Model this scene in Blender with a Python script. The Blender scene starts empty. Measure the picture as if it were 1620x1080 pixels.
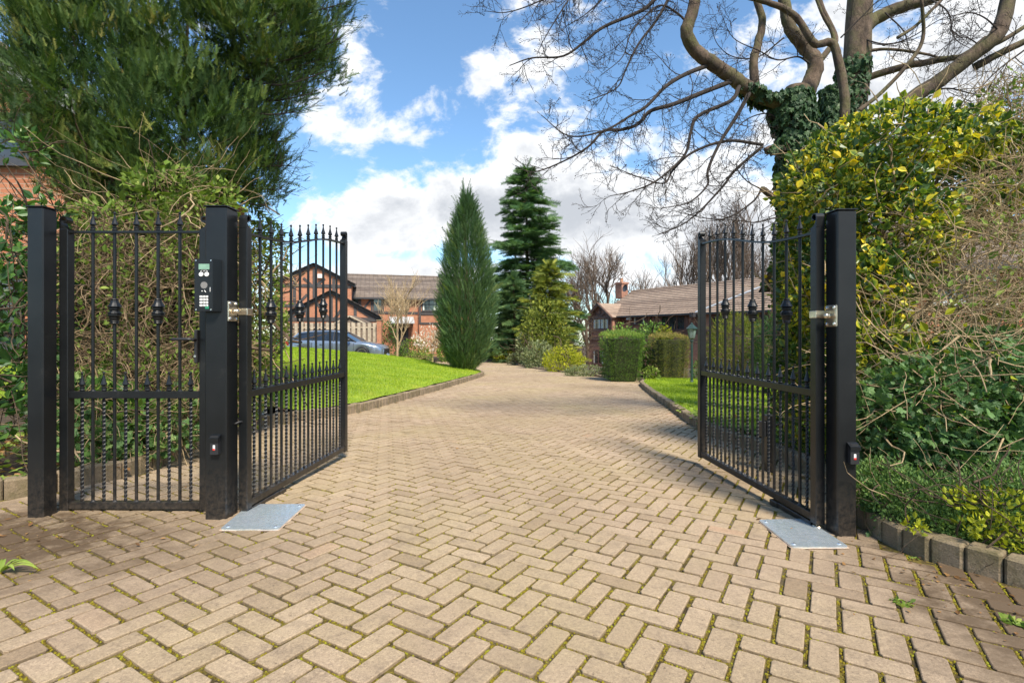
import bpy, math, random
import numpy as np
from mathutils import Vector, Matrix
random.seed(7); rng = np.random.default_rng(7)
R = math.radians
sc = bpy.context.scene
C = sc.collection
# ------------------------------------------------------------------ camera
FPX, HOR = 810.0, 527.0
cam = bpy.data.objects.new('camera', bpy.data.cameras.new('camera')); C.objects.link(cam)
cam.data.sensor_width = 36.0; cam.data.lens = 36.0*FPX/1620
cam.data.shift_y = -(540-HOR)/1620
cam.location = (0, 0, 1.0); cam.rotation_euler = (R(90), 0, 0)
cam.data.clip_start = .05; cam.data.clip_end = 3000
sc.camera = cam
# ------------------------------------------------------------------ light and sky
SUN_EL, SUN_AZ = 52.0, 157.0          # azimuth clockwise from +Y
sun = bpy.data.objects.new('sun', bpy.data.lights.new('sun', 'SUN')); C.objects.link(sun)
sun.data.energy = 4.6; sun.data.angle = R(13); sun.data.color = (1.0, .91, .77)
sd = Vector((math.sin(R(SUN_AZ))*math.cos(R(SUN_EL)), math.cos(R(SUN_AZ))*math.cos(R(SUN_EL)), math.sin(R(SUN_EL))))
sun.rotation_euler = sd.to_track_quat('Z', 'Y').to_euler()
sc.view_settings.view_transform = 'Standard'; sc.view_settings.look = 'None'
sc.view_settings.exposure = .74; sc.view_settings.gamma = 1.0

def build_world():
    w = bpy.data.worlds.new('World'); sc.world = w; w.use_nodes = True
    nt = w.node_tree; N = nt.nodes; L = nt.links; N.clear()
    def n(t, **k):
        o = N.new(t)
        for a, b in k.items(): setattr(o, a, b)
        return o
    def m(op, a, b=None, c=None, clamp=False):
        o = n('ShaderNodeMath', operation=op, use_clamp=clamp)
        for i, v in enumerate((a, b, c)):
            if v is None: continue
            if isinstance(v, (int, float)): o.inputs[i].default_value = v
            else: L.new(v, o.inputs[i])
        return o.outputs[0]
    out = n('ShaderNodeOutputWorld'); bg = n('ShaderNodeBackground'); bg.inputs[1].default_value = .15
    sky = n('ShaderNodeTexSky', sky_type='NISHITA', sun_disc=False, sun_elevation=R(SUN_EL), sun_rotation=R(SUN_AZ))
    sky.air_density = 1.0; sky.dust_density = .35; sky.ozone_density = 3.0; sky.altitude = 200
    tc = n('ShaderNodeTexCoord'); sp = n('ShaderNodeSeparateXYZ'); L.new(tc.outputs['Generated'], sp.inputs[0])
    yy = m('MAXIMUM', m('ABSOLUTE', sp.outputs[1]), .12)
    u = m('DIVIDE', sp.outputs[0], yy); v = m('DIVIDE', sp.outputs[2], yy)
    cb = n('ShaderNodeCombineXYZ'); L.new(u, cb.inputs[0]); L.new(v, cb.inputs[1])
    L.new(m('MULTIPLY', sp.outputs[1], .8), cb.inputs[2])
    mp = n('ShaderNodeMapping'); mp.inputs['Scale'].default_value = (1, 1.35, 1); mp.inputs['Rotation'].default_value = (0, 0, R(-18))
    mp.inputs['Location'].default_value = (3.1, 1.7, 0)
    L.new(cb.outputs[0], mp.inputs[0])
    def noise(scale, det, rough, dist, vec):
        o = n('ShaderNodeTexNoise'); o.inputs['Scale'].default_value = scale; o.inputs['Detail'].default_value = det
        o.inputs['Roughness'].default_value = rough; o.inputs['Distortion'].default_value = dist; L.new(vec, o.inputs['Vector'])
        return o.outputs['Fac']
    n1 = noise(6.5, 9, .62, .25, mp.outputs[0]); n2 = noise(24, 5, .6, .4, mp.outputs[0])
    dens = m('ADD', m('MULTIPLY', n1, 1.45), m('MULTIPLY', n2, .22))
    # where the photograph's clouds stand: (px, py, rx, ry, tilt degrees, weight)
    blobs = [(600, 350, 120, 42, 0, .40), (760, 330, 150, 55, 8, .42), (930, 325, 150, 62, 10, .40), (1120, 330, 180, 85, 0, .36),
             (520, 175, 75, 50, 0, .30), (630, 205, 70, 30, -22, .26), (560, 50, 34, 80, 0, .22), (660, 165, 40, 16, -35, .16), (800, 180, 45, 17, -38, .26),
             (820, 232, 55, 17, -8, .26), (850, 50, 50, 55, -35, .26), (770, 105, 60, 26, -60, .12), (910, 175, 50, 28, -30, .16), (640, 425, 120, 16, 0, .22),
             (760, 440, 420, 26, 0, .18), (600, 385, 60, 10, 0, .14), (1500, 120, 200, 150, 0, .42), (1330, 380, 160, 110, 0, .3), (1250, 60, 110, 100, 0, .10), (20, 150, 60, 60, 0, .1),
             (420, 270, 40, 90, 0, -.1), (690, 90, 55, 130, 0, -.16), (560, 255, 110, 28, 0, -.16), (760, 245, 50, 18, 0, -.14), (640, 405, 110, 8, 0, -.10), (1010, 180, 60, 90, 0, -.06)]
    acc = m('ADD', dens, -.49)
    for (px, py, rx, ry, t, wgt) in blobs:
        cx, cy = (px-810)/810, (527-py)/810; a = R(-t)
        du = m('SUBTRACT', u, cx); dv = m('SUBTRACT', v, cy)
        p = m('ADD', m('MULTIPLY', du, math.cos(a)), m('MULTIPLY', dv, math.sin(a)))
        q = m('SUBTRACT', m('MULTIPLY', dv, math.cos(a)), m('MULTIPLY', du, math.sin(a)))
        p = m('DIVIDE', p, rx/810*1.15); q = m('DIVIDE', q, ry/810*1.15)
        e = m('EXPONENT', m('MULTIPLY', m('ADD', m('MULTIPLY', p, p), m('MULTIPLY', q, q)), -1.0))
        acc = m('ADD', acc, m('MULTIPLY', e, wgt))
    mr = n('ShaderNodeMapRange', interpolation_type='SMOOTHSTEP'); L.new(acc, mr.inputs[0])
    mr.inputs[1].default_value = .42; mr.inputs[2].default_value = .66
    sh = noise(5.0, 6, .6, .6, mp.outputs[0])
    # thicker cloud is greyer underneath
    mr2 = n('ShaderNodeMapRange', interpolation_type='SMOOTHSTEP'); L.new(m('ADD', m('MULTIPLY', sh, .55), m('MULTIPLY', acc, .5)), mr2.inputs[0])
    mr2.inputs[1].default_value = .50; mr2.inputs[2].default_value = .86
    cc = n('ShaderNodeMix', data_type='RGBA'); L.new(mr2.outputs[0], cc.inputs[0])
    cc.inputs[6].default_value = (4.8, 4.85, 4.9, 1); cc.inputs[7].default_value = (2.55, 2.7, 2.95, 1)
    tint = n('ShaderNodeMix', data_type='RGBA', blend_type='MULTIPLY'); tint.inputs[0].default_value = 1
    L.new(sky.outputs[0], tint.inputs[6]); tint.inputs[7].default_value = (.84, .97, .98, 1)
    mx = n('ShaderNodeMix', data_type='RGBA'); L.new(mr.outputs[0], mx.inputs[0])
    L.new(tint.outputs[2], mx.inputs[6]); L.new(cc.outputs[2], mx.inputs[7])
    L.new(mx.outputs[2], bg.inputs[0]); L.new(bg.outputs[0], out.inputs[0])
build_world()

# ------------------------------------------------------------------ small maths
def at(px, py, Y):            # a point at depth Y metres
    return np.array([(px-810)/FPX*Y, Y, 1+(HOR-py)/FPX*Y])
def lerp(a, b, t): return a+(b-a)*t
def sstep(t): t = np.clip(t, 0, 1); return t*t*(3-2*t)
def G(x, y): return .05-.028*np.asarray(y, float)-.008*np.asarray(x, float)
KL = np.array([(-4.2, 2.1), (-3.6, 2.68), (-3.05, 3.2), (-2.78, 3.6), (-2.75, 4.2), (-3.1, 5.0), (-3.15, 5.6), (-2.75, 6.4), (-2.24, 7.3), (-1.95, 9.0), (-1.6, 11.4), (-1.2, 14.6), (-.98, 16.6), (-.98, 17.6), (-1.35, 18.5), (-2.2, 19.3)])
KR = np.array([(3.6, .35), (3.0, .9), (2.5, 1.45), (2.08, 2.05), (1.86, 2.45), (1.93, 2.95), (2.2, 3.6), (2.3, 4.5), (2.2, 5.4), (2.24, 6.4), (2.42, 7.6), (2.62, 9.0), (2.95, 11.2), (3.3, 13.2), (3.55, 14.0), (3.65, 14.6)])
def smooth_line(P, n=8):
    P = np.asarray(P, float); out = []
    Q = np.vstack([2*P[0]-P[1], P, 2*P[-1]-P[-2]])
    for i in range(1, len(Q)-2):
        for k in range(n):
            t = k/n; a, b, c, d = Q[i-1], Q[i], Q[i+1], Q[i+2]
            out.append(.5*((2*b)+(-a+c)*t+(2*a-5*b+4*c-d)*t*t+(-a+3*b-3*c+d)*t**3))
    out.append(P[-1]); return np.array(out)
KLs, KRs = smooth_line(KL), smooth_line(KR)
def dist_line(P, line):
    P = np.asarray(P, float).reshape(-1, 2); best = np.full(len(P), 1e9)
    for a, b in zip(line[:-1], line[1:]):
        ab = b-a; t = np.clip(((P-a)@ab)/max(ab@ab, 1e-9), 0, 1)
        best = np.minimum(best, np.linalg.norm(P-(a+t[:, None]*ab), axis=1))
    return best
def inside(P, poly):
    P = np.asarray(P, float).reshape(-1, 2); x, y = P[:, 0], P[:, 1]; r = np.zeros(len(P), bool)
    j = len(poly)-1
    for i in range(len(poly)):
        xi, yi = poly[i]; xj, yj = poly[j]
        c = ((yi > y) != (yj > y)) & (x < (xj-xi)*(y-yi)/(yj-yi+1e-12)+xi); r ^= c; j = i
    return r
FAR = np.array([(3.65, 15.2), (3.0, 16.6), (2.2, 19.0), (1.2, 22.5), (.3, 27.0), (-.3, 32.5), (-1.2, 36), (-5.5, 34), (-5.2, 29), (-5.2, 24), (-4.2, 20.6)])
DRIVE = np.vstack([[(-4.2, -.6)], KLs, [(-3.2, 19.9)], FAR[::-1], KRs[::-1], [(3.6, -.6)]])
def ground_z(x, y):
    x = np.asarray(x, float); y = np.asarray(y, float)
    yc = np.minimum(y, 60)
    z = G(np.clip(x, -20, 20), yc)
    z = z - 1.0*sstep((yc-22)/18)*sstep((x-2.5)/5)
    xl = np.interp(y, KL[:14, 1], KL[:14, 0])
    dl = np.maximum(0, xl-x)
    z = z + .97*(1-np.exp(-(dl/6)**1.3))*(1-.62*sstep((y-19.5)/4))*sstep((y-4.5)/4)
    return z

# ------------------------------------------------------------------ mesh builder
class MB:
    def __init__(s): s.v = []; s.q = []; s.t = []; s.ng = []; s.n = 0; s.r = []
    def add(s, v, q=None, t=None, ng=None, r=0.5):
        v = np.asarray(v, float).reshape(-1, 3)
        if q is not None and len(q): s.q.append(np.asarray(q, int)+s.n)
        if t is not None and len(t): s.t.append(np.asarray(t, int)+s.n)
        if ng is not None: s.ng += [[i+s.n for i in f] for f in ng]
        s.v.append(v); s.n += len(v)
        s.r.append(np.full(len(v), r) if np.isscalar(r) else np.asarray(r, float))
        return s
    def box(s, x0, x1, y0, y1, z0, z1, r=.5, M=None, bev=0.0):
        if bev > 0: return s.bbox(x0, x1, y0, y1, z0, z1, bev, r, M)
        v = np.array([(x, y, z) for x in (x0, x1) for y in (y0, y1) for z in (z0, z1)], float)
        if M is not None: v = v@M[0].T+M[1]
        return s.add(v, q=[(0, 1, 3, 2), (4, 6, 7, 5), (0, 4, 5, 1), (2, 3, 7, 6), (0, 2, 6, 4), (1, 5, 7, 3)], r=r)
    def bbox(s, x0, x1, y0, y1, z0, z1, b, r=.5, M=None):   # box with chamfered vertical edges and top/bottom
        def ring(x0, x1, y0, y1, c, z): return [(x0+c, y0, z), (x1-c, y0, z), (x1, y0+c, z), (x1, y1-c, z), (x1-c, y1, z), (x0+c, y1, z), (x0, y1-c, z), (x0, y0+c, z)]
        v = ring(x0+b, x1-b, y0+b, y1-b, b*.4, z0)+ring(x0, x1, y0, y1, b, z0+b)+ring(x0, x1, y0, y1, b, z1-b)+ring(x0+b, x1-b, y0+b, y1-b, b*.4, z1)
        v = np.array(v, float)
        if M is not None: v = v@M[0].T+M[1]
        q = [(k*8+i, k*8+(i+1) % 8, (k+1)*8+(i+1) % 8, (k+1)*8+i) for k in range(3) for i in range(8)]
        return s.add(v, q=q, ng=[list(range(7, -1, -1)), list(range(24, 32))], r=r)
    def tube(s, P, rad, sides=6, r=.5, cap=True, phase=0.0, twist=0.0):
        P = np.asarray(P, float); n = len(P); rad = np.full(n, rad) if np.isscalar(rad) else np.asarray(rad, float)
        T = np.gradient(P, axis=0); T /= np.linalg.norm(T, axis=1)[:, None]+1e-12
        u = np.cross(T[0], (0, 0, 1.0));
        if np.linalg.norm(u) < 1e-3: u = np.array([1.0, 0, 0])
        u /= np.linalg.norm(u); V = []
        for i in range(n):
            u = u-T[i]*(u@T[i]); u /= np.linalg.norm(u)+1e-12; w = np.cross(T[i], u)
            a = np.arange(sides)*2*math.pi/sides+phase+twist*i
            V.append(P[i]+rad[i]*(np.cos(a)[:, None]*u+np.sin(a)[:, None]*w))
        V = np.vstack(V); k = np.arange(n-1)[:, None]*sides; i = np.arange(sides)[None, :]; j = (i+1) % sides
        q = np.stack([k+i, k+j, k+sides+j, k+sides+i], -1).reshape(-1, 4)
        ng = [list(range(sides-1, -1, -1)), list(range((n-1)*sides, n*sides))] if cap else None
        return s.add(V, q=q, ng=ng, r=r)
    def lathe(s, prof, sides=10, M=None, r=.5, c=(0, 0, 0)):
        prof = np.asarray(prof, float); n = len(prof); a = np.arange(sides)*2*math.pi/sides+math.pi/sides
        V = np.vstack([np.stack([p[0]*np.cos(a), p[0]*np.sin(a), np.full(sides, p[1])], 1) for p in prof])
        if M is not None: V = V@M[0].T+M[1]
        V = V+np.asarray(c, float)
        k = np.arange(n-1)[:, None]*sides; i = np.arange(sides)[None, :]; j = (i+1) % sides
        q = np.stack([k+i, k+j, k+sides+j, k+sides+i], -1).reshape(-1, 4)
        return s.add(V, q=q, ng=[list(range(sides-1, -1, -1)), list(range((n-1)*sides, n*sides))], r=r)
    def prism(s, poly, y0, y1, M=None, r=.5):       # polygon in x,z extruded along y
        n = len(poly); v = np.array([(p[0], y0, p[1]) for p in poly]+[(p[0], y1, p[1]) for p in poly], float)
        if M is not None: v = v@M[0].T+M[1]
        return s.add(v, q=[(i, (i+1) % n, n+(i+1) % n, n+i) for i in range(n)], ng=[list(range(n-1, -1, -1)), list(range(n, 2*n))], r=r)
    def inst(s, tv, tf, pos, Rm, sc_, r=None):      # many copies of a small template
        tv = np.asarray(tv, float); N = len(pos); sc_ = np.full(N, sc_) if np.isscalar(sc_) else np.asarray(sc_)
        V = np.einsum('nij,kj->nki', Rm, tv)*sc_[:, None, None]+pos[:, None, :]
        off = (np.arange(N)*len(tv))[:, None, None]
        rr = rng.random(N) if r is None else r
        kw = {}
        q = [f for f in tf if len(f) == 4]; t = [f for f in tf if len(f) == 3]
        s.add(V.reshape(-1, 3), q=(np.array(q)[None]+off).reshape(-1, 4) if q else None, t=(np.array(t)[None]+off).reshape(-1, 3) if t else None, r=np.repeat(rr, len(tv)))
        return s
    def build(s, name, mat, parent=None, smooth=False, loc=None):
        me = bpy.data.meshes.new(name)
        V = np.vstack(s.v) if s.v else np.zeros((0, 3))
        Q = np.vstack(s.q) if s.q else np.zeros((0, 4), int); T = np.vstack(s.t) if s.t else np.zeros((0, 3), int)
        ngl = [len(f) for f in s.ng]
        idx = np.concatenate([Q.ravel(), T.ravel(), np.array([i for f in s.ng for i in f], int)]).astype(np.int32)
        tot = np.concatenate([np.full(len(Q), 4), np.full(len(T), 3), np.array(ngl, int)]).astype(np.int32)
        st = np.concatenate([[0], np.cumsum(tot)[:-1]]).astype(np.int32)
        me.vertices.add(len(V)); me.vertices.foreach_set('co', V.astype(np.float32).ravel())
        me.loops.add(len(idx)); me.loops.foreach_set('vertex_index', idx)
        me.polygons.add(len(tot)); me.polygons.foreach_set('loop_start', st); me.polygons.foreach_set('loop_total', tot)
        me.polygons.foreach_set('use_smooth', np.full(len(tot), smooth))
        a = me.attributes.new('rnd', 'FLOAT', 'POINT'); a.data.foreach_set('value', np.concatenate(s.r).astype(np.float32))
        me.update(calc_edges=True); me.validate()
        if mat: me.materials.append(mat)
        o = bpy.data.objects.new(name, me); C.objects.link(o)
        if parent: o.parent = parent
        if loc is not None: o.location = loc
        return o
def tag(o, label=None, cat=None, group=None, kind=None):
    if label: o['label'] = label
    if cat: o['category'] = cat
    if group: o['group'] = group
    if kind: o['kind'] = kind
    return o
def empty(name, loc=(0, 0, 0), rz=0.0, label=None, cat=None, group=None):
    o = bpy.data.objects.new(name, None); C.objects.link(o); o.location = loc; o.rotation_euler = (0, 0, rz); o.empty_display_size = .2
    return tag(o, label, cat, group)
def copy_tree(o, parent=None):
    c = o.copy(); C.objects.link(c); c.parent = parent
    for ch in list(o.children): copy_tree(ch, c)
    return c
def rots(D, roll=None):       # rotation matrices: local +Y along D, random roll; local Z is the leaf's face normal
    D = np.asarray(D, float); D = D/(np.linalg.norm(D, axis=1)[:, None]+1e-12); N = len(D)
    up = np.tile((0, 0, 1.0), (N, 1)); x = np.cross(D, up); x /= np.linalg.norm(x, axis=1)[:, None]+1e-9; z = np.cross(x, D)
    a = rng.uniform(-math.pi, math.pi, N) if roll is None else roll
    c, s_ = np.cos(a)[:, None], np.sin(a)[:, None]
    return np.stack([x*c+z*s_, D, z*c-x*s_], axis=2)
def rdir(N): v = rng.normal(size=(N, 3)); return v/np.linalg.norm(v, axis=1)[:, None]
def wob(P, f=1.0, ph=0.0):    # cheap smooth 3-D noise
    P = np.asarray(P)*f
    return (np.sin(P[..., 0]*1.7+ph+2*np.sin(P[..., 1]*1.3+ph))+np.sin(P[..., 1]*2.1+1.3*ph+1.5*np.sin(P[..., 2]*1.9))+np.sin(P[..., 2]*2.3+.7*ph+2*np.sin(P[..., 0]*1.1)))/3

# ------------------------------------------------------------------ materials
def newmat(name):
    m = bpy.data.materials.new(name); m.use_nodes = True; nt = m.node_tree; nt.nodes.clear()
    out = nt.nodes.new('ShaderNodeOutputMaterial'); b = nt.nodes.new('ShaderNodeBsdfPrincipled'); nt.links.new(b.outputs[0], out.inputs[0])
    return m, nt, b, out
def nn(nt, t, **k):
    o = nt.nodes.new(t)
    for a, b in k.items(): setattr(o, a, b)
    return o
def ramp(nt, fac, stops, interp='LINEAR'):
    r = nn(nt, 'ShaderNodeValToRGB'); r.color_ramp.interpolation = interp; e = r.color_ramp.elements
    while len(e) < len(stops): e.new(.5)
    for i, (p, c) in enumerate(stops): e[i].position = p; e[i].color = (*c, 1)
    nt.links.new(fac, r.inputs[0]); return r.outputs[0]
def noise(nt, scale, det=4, rough=.55, vec=None, dist=0, out='Fac'):
    o = nn(nt, 'ShaderNodeTexNoise'); o.inputs['Scale'].default_value = scale; o.inputs['Detail'].default_value = det
    o.inputs['Roughness'].default_value = rough; o.inputs['Distortion'].default_value = dist
    if vec is None: tc = nn(nt, 'ShaderNodeTexCoord'); vec = tc.outputs['Object']
    nt.links.new(vec, o.inputs['Vector']); return o.outputs[out]
def mixc(nt, f, a, b, mode='MIX'):
    o = nn(nt, 'ShaderNodeMix', data_type='RGBA', blend_type=mode)
    for i, v in ((0, f), (6, a), (7, b)):
        if isinstance(v, (int, float)): o.inputs[i].default_value = v
        elif isinstance(v, tuple): o.inputs[i].default_value = (*v, 1)
        else: nt.links.new(v, o.inputs[i])
    return o.outputs[2]
def mth(nt, op, a, b=0.0, clamp=False):
    o = nn(nt, 'ShaderNodeMath', operation=op, use_clamp=clamp)
    for i, v in enumerate((a, b)):
        if isinstance(v, (int, float)): o.inputs[i].default_value = v
        else: nt.links.new(v, o.inputs[i])
    return o.outputs[0]
def bump(nt, b, h, strength=.3, dist=.01):
    o = nn(nt, 'ShaderNodeBump'); o.inputs['Strength'].default_value = strength; o.inputs['Distance'].default_value = dist
    nt.links.new(h, o.inputs['Height']); nt.links.new(o.outputs[0], b.inputs['Normal'])
def plain(name, col, rough=.6, metal=0, var=.12, scale=8, bmp=0.0, bscale=60, spec=None):
    m, nt, b, out = newmat(name)
    n1 = noise(nt, scale, 5, .6)
    c = ramp(nt, n1, [(.3, tuple(x*(1-var) for x in col)), (.7, tuple(min(1, x*(1+var)) for x in col))]); nt.links.new(c, b.inputs['Base Color'])
    b.inputs['Roughness'].default_value = rough; b.inputs['Metallic'].default_value = metal
    if spec is not None: b.inputs['Specular IOR Level'].default_value = spec
    if bmp: bump(nt, b, noise(nt, bscale, 4), bmp, .01)
    return m
def leafmat(name, stops, rough=.45, trans=.3, spec=.4, patch=None):
    """colour by leaf (attribute rnd), slow patches over the plant, light through the leaf"""
    m, nt, b, out = newmat(name)
    at_ = nn(nt, 'ShaderNodeAttribute', attribute_name='rnd')
    f = mth(nt, 'ADD', mth(nt, 'MULTIPLY', at_.outputs['Fac'], .75), mth(nt, 'MULTIPLY', noise(nt, 1.3 if patch is None else patch, 3), .5)); f = mth(nt, 'SUBTRACT', f, .12, True)
    c = ramp(nt, f, stops); nt.links.new(c, b.inputs['Base Color']); b.inputs['Roughness'].default_value = rough
    b.inputs['Specular IOR Level'].default_value = spec
    tr = nn(nt, 'ShaderNodeBsdfTranslucent'); ct = mixc(nt, 1.0, c, (1.25, 1.3, .6), 'MULTIPLY'); nt.links.new(ct, tr.inputs[0])
    mx = nn(nt, 'ShaderNodeMixShader'); mx.inputs[0].default_value = trans
    nt.links.new(b.outputs[0], mx.inputs[1]); nt.links.new(tr.outputs[0], mx.inputs[2]); nt.links.new(mx.outputs[0], out.inputs[0])
    return m
M = {}
def mk_black():
    m, nt, b, out = newmat('black_powder_coat')
    n1 = noise(nt, 3, 5, .6); c = ramp(nt, n1, [(.35, (.006, .007, .008)), (.75, (.014, .015, .016))])
    tc = nn(nt, 'ShaderNodeTexCoord'); sx = nn(nt, 'ShaderNodeSeparateXYZ'); nt.links.new(tc.outputs['Object'], sx.inputs[0])
    sp = mth(nt, 'MULTIPLY', mth(nt, 'SUBTRACT', 1.0, mth(nt, 'MULTIPLY', sx.outputs[2], 3.2), True), mth(nt, 'SUBTRACT', mth(nt, 'MULTIPLY', noise(nt, 35, 6, .8), 2.4), .95, True))
    c = mixc(nt, mth(nt, 'MULTIPLY', sp, .5), c, (.16, .12, .085)); c = mixc(nt, ramp(nt, noise(nt, 11, 7, .8), [(.58, (0, 0, 0)), (.8, (.10, .10, .10))]), c, (.25, .23, .2))
    nt.links.new(c, b.inputs['Base Color'])
    n2 = noise(nt, 14, 6, .7); r = nn(nt, 'ShaderNodeMapRange'); nt.links.new(n2, r.inputs[0]); r.inputs[3].default_value = .24; r.inputs[4].default_value = .42
    nt.links.new(r.outputs[0], b.inputs['Roughness']); b.inputs['Specular IOR Level'].default_value = .38
    bump(nt, b, noise(nt, 700, 2), .12, .001)
    return m
M['black'] = mk_black()
M['rubber'] = plain('black_plastic', (.018, .018, .02), .5)
def mk_galv():
    m, nt, b, out = newmat('galvanised_steel')
    v = nn(nt, 'ShaderNodeTexVoronoi'); v.inputs['Scale'].default_value = 45; tc = nn(nt, 'ShaderNodeTexCoord'); nt.links.new(tc.outputs['Object'], v.inputs['Vector'])
    c = mixc(nt, .3, ramp(nt, v.outputs['Distance'], [(0, (.80, .88, .93)), (.9, (.60, .70, .77))]), noise(nt, 5, 6, .7, out='Color'), 'SOFT_LIGHT')  # blue-white base colour stands in for sky mirrored in the plates
    nt.links.new(c, b.inputs['Base Color']); b.inputs['Metallic'].default_value = .7
    r = nn(nt, 'ShaderNodeMapRange'); nt.links.new(noise(nt, 7, 5, .7, dist=1.5), r.inputs[0]); r.inputs[3].default_value = .10; r.inputs[4].default_value = .42
    nt.links.new(r.outputs[0], b.inputs['Roughness']); bump(nt, b, noise(nt, 4, 2), .15, .004)
    return m
M['galv'] = mk_galv()
M['mortar'] = plain('pinkish_mortar', (.38, .27, .19), .95, 0, .35, 25, .6)
M['zinc'] = plain('zinc_plated_steel', (.62, .54, .42), .28, .9, .25, 30)
M['steel'] = plain('bright_steel', (.75, .75, .74), .22, .9, .1, 30)
def mk_paver():
    m, nt, b, out = newmat('concrete_block_paving')
    tc = nn(nt, 'ShaderNodeTexCoord'); P = tc.outputs['Object']
    at_ = nn(nt, 'ShaderNodeAttribute', attribute_name='rnd')
    base = ramp(nt, at_.outputs['Fac'], [(0, (.075, .052, .028)), (.14, (.26, .185, .118)), (.35, (.36, .270, .185)), (.65, (.405, .306, .212)), (.85, (.445, .338, .238)), (1, (.41, .275, .18))])
    g = ramp(nt, noise(nt, 230, 5, .85, P), [(.30, (.22, .19, .17)), (.45, (.90, .90, .90)), (.56, (1.05, 1.05, 1.05)), (.68, (2.0, 1.97, 1.9))])      # aggregate
    c = mixc(nt, .8, base, g, 'MULTIPLY')
    big = noise(nt, .7, 5, .6, P, .4)
    c = mixc(nt, ramp(nt, big, [(.40, (0, 0, 0)), (.72, (.6, .6, .6))]), c, (.33, .27, .13), 'MIX')                    # yellowish lichen tint
    d = noise(nt, 9, 6, .75, P, .6)
    c = mixc(nt, ramp(nt, d, [(.50, (0, 0, 0)), (.74, (.75, .75, .75))]), c, (.17, .13, .09), 'MIX')                       # dirt
    c = mixc(nt, .75, c, ramp(nt, noise(nt, 95, 5, .8, P), [(.30, (.55, .52, .50)), (.5, (1, 1, 1)), (.70, (1.4, 1.38, 1.33))]), 'MULTIPLY')
    # dark brown patches at the corners by the posts, the right edge and the foreground
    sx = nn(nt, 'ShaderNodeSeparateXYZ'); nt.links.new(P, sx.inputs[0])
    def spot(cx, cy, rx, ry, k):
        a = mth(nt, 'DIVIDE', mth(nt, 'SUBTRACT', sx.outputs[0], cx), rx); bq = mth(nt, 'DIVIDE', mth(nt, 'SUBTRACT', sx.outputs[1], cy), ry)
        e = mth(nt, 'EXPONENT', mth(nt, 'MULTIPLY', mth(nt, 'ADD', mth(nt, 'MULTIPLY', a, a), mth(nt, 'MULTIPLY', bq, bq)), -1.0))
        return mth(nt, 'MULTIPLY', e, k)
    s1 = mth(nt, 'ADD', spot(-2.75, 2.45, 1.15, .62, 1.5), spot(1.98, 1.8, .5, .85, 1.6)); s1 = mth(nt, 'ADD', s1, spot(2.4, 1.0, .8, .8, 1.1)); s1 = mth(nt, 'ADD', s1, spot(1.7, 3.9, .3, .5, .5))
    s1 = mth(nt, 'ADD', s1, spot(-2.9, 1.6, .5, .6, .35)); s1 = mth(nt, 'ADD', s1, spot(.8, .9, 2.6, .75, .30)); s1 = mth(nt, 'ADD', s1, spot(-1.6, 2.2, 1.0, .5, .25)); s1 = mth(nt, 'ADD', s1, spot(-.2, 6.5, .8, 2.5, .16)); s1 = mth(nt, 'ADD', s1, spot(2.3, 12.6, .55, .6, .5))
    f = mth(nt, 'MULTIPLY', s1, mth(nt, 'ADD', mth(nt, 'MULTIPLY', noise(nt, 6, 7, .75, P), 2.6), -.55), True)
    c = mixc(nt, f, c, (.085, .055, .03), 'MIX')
    c = mixc(nt, ramp(nt, noise(nt, .45, 4, .6, P, .3), [(.42, (0, 0, 0)), (.62, (.40, .40, .40))]), c, (.24, .175, .115), 'MIX')
    # dark pits and worn hollows
    c = mixc(nt, ramp(nt, noise(nt, 60, 5, .8, P), [(.60, (0, 0, 0)), (.70, (.85, .85, .85))]), c, (.07, .052, .038), 'MIX')
    nt.links.new(c, b.inputs['Base Color']); b.inputs['Roughness'].default_value = .85; b.inputs['Specular IOR Level'].default_value = .3
    h = mth(nt, 'ADD', noise(nt, 300, 4, .7, P), mth(nt, 'MULTIPLY', noise(nt, 30, 4, .6, P), 1.6)); bump(nt, b, h, .55, .004)
    return m
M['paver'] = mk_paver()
def mk_joint():
    m, nt, b, out = newmat('mossy_joint_sand')
    tc = nn(nt, 'ShaderNodeTexCoord'); P = tc.outputs['Object']
    n1 = noise(nt, 22, 5, .7, P); c1 = ramp(nt, n1, [(.3, (.035, .024, .010)), (.44, (.085, .058, .013)), (.58, (.22, .17, .018)), (.8, (.17, .17, .02))])
    c2 = ramp(nt, noise(nt, 120, 3, .7, P), [(.3, (.4, .4, .4)), (.7, (1.5, 1.5, 1.4))])
    c = mixc(nt, .9, c1, c2, 'MULTIPLY')
    c = mixc(nt, ramp(nt, noise(nt, 1.1, 3, .5, P), [(.5, (0, 0, 0)), (.7, (.5, .5, .5))]), c, (.20, .17, .12), 'MIX')
    nt.links.new(c, b.inputs['Base Color']); b.inputs['Roughness'].default_value = 1; bump(nt, b, noise(nt, 160, 4, .8, P), 1, .01)
    return m
M['joint'] = mk_joint()
M['moss'] = leafmat('moss', [(0, (.05, .035, .008)), (.3, (.13, .095, .01)), (.6, (.21, .17, .012)), (1, (.22, .24, .02))], .9, .1, .2, 2.5)
def mk_soil():
    m, nt, b, out = newmat('soil_with_leaf_litter'); tc = nn(nt, 'ShaderNodeTexCoord'); P = tc.outputs['Object']
    c = ramp(nt, noise(nt, 7, 8, .75, P), [(.3, (.03, .022, .014)), (.5, (.07, .05, .03)), (.66, (.13, .09, .05)), (.8, (.09, .10, .03))])
    nt.links.new(c, b.inputs['Base Color']); b.inputs['Roughness'].default_value = .95; bump(nt, b, noise(nt, 25, 8, .8, P), .9, .05)
    return m
M['soil'] = mk_soil()
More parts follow.
